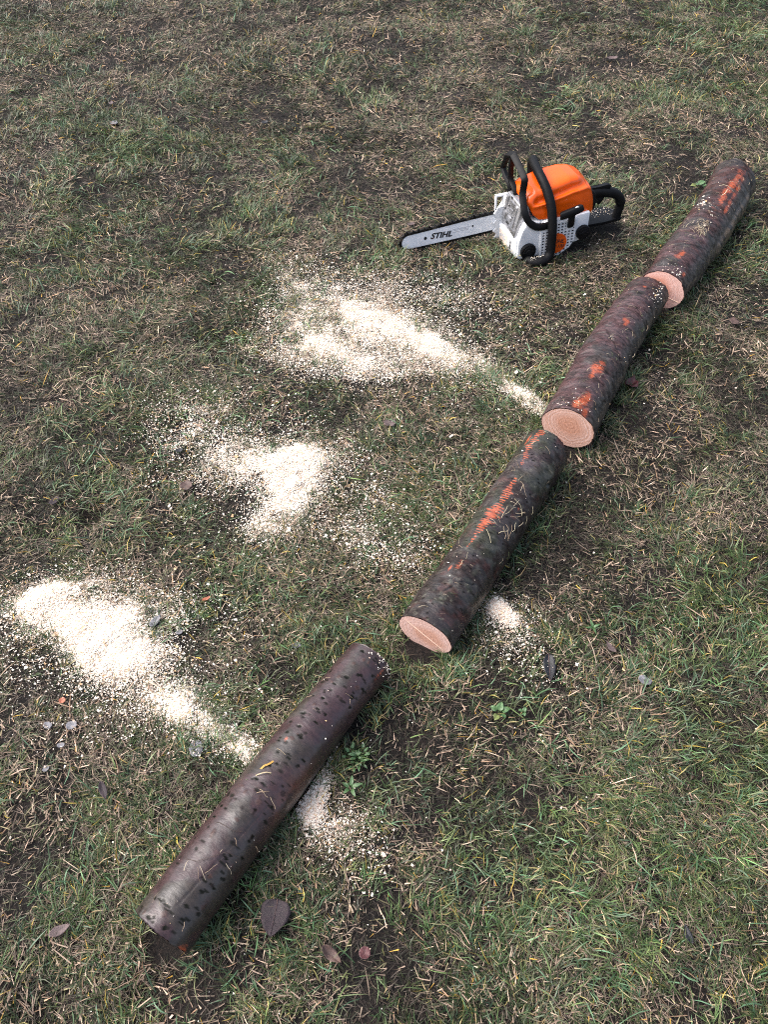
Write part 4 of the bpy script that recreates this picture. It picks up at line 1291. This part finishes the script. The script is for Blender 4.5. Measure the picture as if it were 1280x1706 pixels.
def leaf_mesh(L, W, shape, curl, fold, wave, seed):
    q = np.random.default_rng(seed)
    nu, nv = 12, 8
    V, F = [], []
    for i in range(nu + 1):
        t = i / nu
        w = {'ovate': (math.sin(math.pi * t ** .62) ** .75), 'lance': (math.sin(math.pi * t ** .8) ** .9), 'scrap': (math.sin(math.pi * min(.97, max(.03, t))) ** .35), 'wedge': (math.sin(math.pi * (t * .94 + .03) ** 1.7) ** .65)}[shape]
        w = max(.02, w) * W * .5
        if shape == 'scrap': w *= q.uniform(.88, 1.06)
        for j in range(nv + 1):
            s = j / nv * 2 - 1
            e = 1 + (q.normal(0, .03) if abs(s) == 1 else 0)
            x = (t - .5) * L; y = s * w * e
            z = curl * L * ((t - .5) ** 2) * 2 + fold * abs(s) * w + wave * W * math.sin(t * 9 + s * 3 + seed) * abs(s) + q.normal(0, .005) * W
            V.append((x, y, z))
    for i in range(nu):
        for j in range(nv):
            a = i * (nv + 1) + j
            F.append((a, a + nv + 1, a + nv + 2, a + 1))
    n = len(V)
    th = .0006
    V2 = V + [(x, y, z - th) for x, y, z in V]
    F2 = F + [tuple(n + k for k in f[::-1]) for f in F]
    rim = [j for j in range(nv + 1)] + [i * (nv + 1) + nv for i in range(1, nu + 1)] + [nu * (nv + 1) + j for j in range(nv - 1, -1, -1)] + [i * (nv + 1) for i in range(nu - 1, 0, -1)]
    for a, b in zip(rim, rim[1:] + rim[:1]): F2.append((a, b, n + b, n + a))
    me = bpy.data.meshes.new('leaf'); me.from_pydata(V2, [], F2); me.update()
    return me

def leaf(px, py, L, W, head, mat, label, shape='ovate', curl=.25, fold=.15, wave=.05, lift=.014, tilt=(0, 0), rib=False, name='fallen_leaf'):
    x, y = at(px, py, .012)
    x, y = float(x), float(y)
    lift = min(lift, .010) if mat == 'pale' else lift
    z = float(ground_z(np.array([x]), np.array([y]))[0]) + float(max(0, heap_at(np.array([x]), np.array([y]))[0])) + lift
    me = leaf_mesh(L, W, shape, curl, fold, wave, int(px * 7 + py) % 9973)
    o = bpy.data.objects.new(name, me); COL.objects.link(o)
    me.materials.append(LM[mat]); me.shade_smooth()
    o.location = (x, y, z); o.rotation_euler = (R(tilt[0]), R(tilt[1]), R(head))
    tag(o, label, 'leaf', 'leaves fallen on the lawn')
    if rib:
        V, F = [], []
        for i in range(9):
            t = i / 8; zz = curl * L * ((t - .5) ** 2) * 2 + .0006; w = .0007 * (1.2 - t)
            V += [((t - .5) * L * .98, -w, zz - .0008), ((t - .5) * L * .98, 0, zz + .0006), ((t - .5) * L * .98, w, zz - .0008)]
        for i in range(8):
            for j in (0, 1): a = i * 3 + j; F.append((a, a + 3, a + 4, a + 1))
        rm = bpy.data.meshes.new('midrib'); rm.from_pydata(V, [], F)
        link('midrib', rm, bpy.data.materials.get('midrib') or new_mat('midrib', (.12, .075, .07), .5), o)
    return o

leaf(457, 1530, .058, .050, -98, 'purple', 'big dark purple pointed leaf lying right of the nearest log', 'ovate', .12, .08, .03, .020, rib=True)
leaf(916, 1113, .062, .026, -94, 'black', 'black wet leaf lying below the pinkish sawdust heap', 'lance', .1, .35, .06, .016, rib=True)
leaf(325, 1243, .032, .026, 100, 'pale', 'pale grey leaf scrap beside the nearest log, by the tail of the left sawdust', 'scrap', .1, .1, .03, .016)
leaf(118, 1207, .020, .018, 20, 'pale', 'pale round leaf scrap, right one of the pair below the left sawdust heap', 'scrap', .2, .1, .03)
leaf(78, 1207, .017, .014, 160, 'pale', 'pale leaf scrap, left one of the pair below the left sawdust heap', 'scrap', .2, .1, .03)
leaf(74, 1278, .013, .011, 60, 'pale', 'tiny pale leaf scrap near the left edge, below the pale pair', 'scrap', .2, .1, .03)
leaf(100, 1240, .014, .010, 10, 'pale', 'tiny pale scrap of leaf just under the pale pair', 'scrap', .2, .1, .03, .011)
leaf(258, 1033, .034, .018, 62, 'pale', 'narrow grey leaf on the edge of the left sawdust heap', 'lance', .15, .2, .03, .020)
leaf(298, 1052, .014, .011, 30, 'pale', 'small grey leaf scrap right of the left sawdust heap', 'scrap', .1, .1, .03)
leaf(1077, 1130, .026, .020, 150, 'pale', 'pale torn leaf on the right, level with the black leaf', 'scrap', .2, .12, .05, .016)
leaf(494, 1075, .018, .013, 15, 'pale', 'little grey leaf scrap above the far end of the nearest log', 'scrap', .1, .1, .03)
leaf(189, 203, .030, .030, 80, 'pale', 'grey leaf in the upper left of the lawn', 'scrap', .2, .1, .03, .02)
leaf(185, 172, .034, .018, 100, 'mauve', 'narrow mauve leaf just behind the grey leaf, upper left', 'lance', .2, .25, .03, .02)
leaf(441, 206, .028, .022, 40, 'black', 'small black leaf in the upper middle of the lawn', 'scrap', .3, .2, .05, .018)
leaf(650, 705, .030, .026, 10, 'mauve', 'mauve leaf scrap between the upper sawdust and the second log', 'scrap', .2, .1, .04, .016)
leaf(311, 812, .028, .030, 20, 'brown', 'brown leaf left of the middle sawdust heap', 'scrap', .2, .1, .05, .018)
leaf(1053, 640, .050, .034, 70, 'red', 'crumpled dark red leaf against the right side of the third log', 'ovate', .5, .5, .15, .018)
leaf(1223, 538, .030, .026, 100, 'brown', 'dark brown leaf right of the gap between the two far logs', 'scrap', .2, .15, .05, .016)
leaf(172, 1318, .038, .014, -62, 'purple', 'narrow dark leaf left of the nearest log, halfway along', 'lance', .3, .3, .04, .018)
leaf(101, 1551, .036, .016, 28, 'mauve', 'mauve-brown narrow leaf left of the near end of the nearest log', 'lance', .2, .2, .04, .016)
leaf(553, 1592, .040, .018, -38, 'brown', 'curled brown leaf near the bottom edge, left of the red one', 'lance', .5, .5, .1, .018)
leaf(608, 1589, .018, .019, 80, 'red', 'small rounded red leaf near the bottom edge', 'scrap', .4, .2, .02, .018)
leaf(1145, 1558, .030, .012, 100, 'black', 'narrow black leaf in the lower right', 'lance', .3, .3, .05, .016)
leaf(345, 1000, .022, .008, 30, 'rust', 'thin rusty scrap right of the left sawdust heap', 'lance', .2, .2, .04, .016)
leaf(104, 1168, .012, .013, 30, 'rust', 'tiny red-orange scrap on the lower fringe of the left sawdust heap', 'scrap', .2, .2, .04, .018)
leaf(300, 755, .018, .014, 30, 'black', 'tiny black leaf scrap on the upper left fringe of the middle sawdust', 'scrap', .2, .2, .04, .018)
leaf(90, 835, .026, .018, 60, 'purple', 'small dark leaf by the hole at the left edge', 'scrap', .3, .2, .05, .014)
leaf(685, 375, .024, .016, 10, 'mauve', 'pinkish leaf scrap behind the tip of the guide bar', 'scrap', .2, .2, .05, .016)
leaf(1020, 98, .05, .03, 10, 'mauve', 'mauve leaf in the upper right of the lawn', 'scrap', .3, .2, .05, .014)
leaf(1020, 1075, .030, .012, 120, 'mauve', 'narrow mauve leaf between the black leaf and the pale torn leaf', 'lance', .3, .2, .05, .012)

# ------------------------------------------------------------------ small weeds
def weed(px, py, label, leaves, colours, name='weed'):
    x, y = at(px, py, .01); x, y = float(x), float(y)
    root = empty(name, (x, y, float(ground_z(np.array([x]), np.array([y]))[0])))
    root.scale = (.82, .82, .82)
    tag(root, label, 'weed')
    for i, (dx, dy, L, W, head, up, c) in enumerate(leaves):
        me = leaf_mesh(L, W, 'ovate' if L < .03 else 'lance', -.25, .22, .05, i * 13 + int(px))
        m = bpy.data.materials.get('weed_%s' % c) or speckle(new_mat('weed_%s' % c, colours[c], .4), 200, .3, .1, .3, 500)
        me.materials.append(m); me.shade_smooth()
        o = link('leaf', me, None, root)
        o.location = (dx, dy, .014 + up * .01); o.rotation_euler = (R(random.uniform(-15, 15)), R(-14 * up), R(head))
    V, F = [], []
    for dx, dy, L, W, head, up, c in leaves:      # stalks from the crown to each leaf
        b = len(V); hx, hy = math.cos(R(head)), math.sin(R(head)); tx_, ty_ = dx - hx * L * .5, dy - hy * L * .5
        V += [(-hy * .0007, hx * .0007, 0), (hy * .0007, -hx * .0007, 0), (tx_ + hy * .0006, ty_ - hx * .0006, .013 + up * .01), (tx_ - hy * .0006, ty_ + hx * .0006, .013 + up * .01), (0, 0, .0014), (tx_, ty_, .0145 + up * .01)]
        F += [(b, b + 1, b + 2, b + 3), (b, b + 3, b + 5, b + 4), (b + 1, b + 4, b + 5, b + 2)]
    me = bpy.data.meshes.new('stalk'); me.from_pydata(V, [], F)
    link('stalk', me, bpy.data.materials.get('stalk') or new_mat('stalk', (.10, .16, .06), .5), root)
GC = {'a': (.055, .12, .04), 'b': (.075, .145, .055), 'c': (.17, .20, .06), 'd': (.035, .08, .028)}
weed(832, 1186, 'small bright green broad-leaved weed below the black leaf', [(.004, .012, .022, .018, 70, 1, 'b'), (.016, .004, .020, .016, 10, .8, 'a'), (-.012, .008, .018, .015, 150, .8, 'b'), (-.008, -.014, .018, .016, 240, .6, 'c'), (.010, -.010, .014, .012, 300, .5, 'a')], GC)
rw = random.Random(4)
weed(594, 1262, 'leafy green weed growing against the right side of the nearest log', [(math.cos(a) * r_, math.sin(a) * r_, rw.uniform(.010, .019), rw.uniform(.005, .008), math.degrees(a) + rw.uniform(-25, 25), rw.uniform(.2, 1.3), rw.choice('aabd')) for a, r_ in [(i * 2.4, rw.uniform(.006, .034)) for i in range(28)]], GC)
weed(585, 1312, 'small low green weed below the leafy weed by the nearest log', [(math.cos(a) * .014, math.sin(a) * .014, rw.uniform(.018, .028), .009, math.degrees(a), rw.uniform(.2, 1), rw.choice('abd')) for a in (0.3, 1.5, 2.6, 3.9, 5.1)], GC)
weed(1166, 308, 'green and yellow-leaved weed beside the farthest log', [(.012, .010, .034, .028, 40, 1, 'b'), (-.004, -.004, .03, .024, 200, .8, 'b'), (-.026, -.008, .028, .022, 190, .6, 'c'), (.020, -.010, .024, .02, 320, .6, 'a')], GC)
weed(872, 1186, 'tiny pale green seedling right of the bright broad-leaved weed', [(.004, .004, .012, .010, 60, 1, 'b'), (-.006, .002, .011, .009, 170, .8, 'b'), (.002, -.007, .011, .009, 280, .6, 'a')], GC)
weed(988, 1048, 'small upright green weed right of the second log sawdust', [(math.cos(a) * .010, math.sin(a) * .010, .022, .007, math.degrees(a), 1.2, rw.choice('ab')) for a in (.4, 1.8, 3.3, 4.9)], GC)

# ------------------------------------------------------------------ dry clippings on the logs
def clippings():
    parts = []
    q = random.Random(9)
    V, F, Cc = [], [], []
    pal = [(.42, .33, .22), (.34, .25, .17), (.50, .42, .30), (.24, .17, .11), (.46, .40, .26), (.09, .06, .045), (.10, .14, .05)]
    def stem(k, u, v, ang, L, w, c, arch=.004):
        # walk over the bark
        n = 4; M, LL, ra, rb = log_frames[k]; rad = ra
        pts = []; bd = q.gauss(0, .22)
        for i in range(n + 1):
            t = i / n; bendy = bd * math.sin(t * 3)
            uu = u + math.cos(ang + bendy) * L * (t - .5); vv = v + math.degrees(math.sin(ang + bendy) * L * (t - .5) / rad)
            uu = min(max(uu, -.01), LL + .01)
            pts.append(on_log(k, uu, vv, .0022 + arch * math.sin(math.pi * t) * q.uniform(.3, 1)))
        for i in range(n):
            d_ = (pts[i + 1] - pts[i]); s = d_.cross(Vector((0, 0, 1)))
            if s.length < 1e-6: continue
            s = s.normalized() * w * .5
            b = len(V)
            V.extend([pts[i] - s, pts[i] + s, pts[i + 1] + s, pts[i + 1] - s]); F.append((b, b + 1, b + 2, b + 3)); Cc.extend([c] * 4)
    for k, n in ((0, 26), (1, 50), (2, 80), (3, 110)):
        L = log_frames[k][1]
        for _ in range(n):
            c = q.choice(pal); f = q.uniform(.7, 1.2)
            stem(k, q.uniform(.01, L - .01), q.gauss(4, 36), q.uniform(0, 6.28), q.uniform(.005, .024), q.uniform(.0004, .0010), tuple(v * f * .8 for v in c))
    for _ in range(60): stem(3, q.gauss(.26, .03), q.gauss(12, 14), q.uniform(0, 6.28), q.uniform(.012, .035), q.uniform(.0005, .0010), q.choice(pal[:5]), .004)
    for _ in range(22): stem(1, q.gauss(.33, .05), q.gauss(35, 14), q.uniform(0, 6.28), q.uniform(.015, .04), q.uniform(.0005, .001), q.choice(pal[:5]), .004)
    stem(0, .285, -18, .35, .034, .0034, (.42, .25, .06), .004)
    stem(0, .272, -12, .9, .03, .0016, (.45, .36, .22), .006)
    stem(0, .25, 12, 1.4, .05, .0008, (.05, .035, .03)); stem(0, .12, 8, 1.0, .09, .0008, (.05, .035, .03)); stem(0, .17, -6, 1.2, .06, .0008, (.05, .035, .03))
    stem(3, .50, 14, .2, .05, .0016, (.55, .48, .34), .01); stem(3, .53, 10, 1.5, .045, .0016, (.55, .48, .34), .01)
    o = link('grass_clippings', raw_mesh('grass_clippings', np.array([list(v) for v in V]), [np.array(F)], np.array(Cc)), M_DEAD)
    tag(o, 'dry grass stems and needles lying on the bark of the logs', None, None, 'stuff')
clippings()
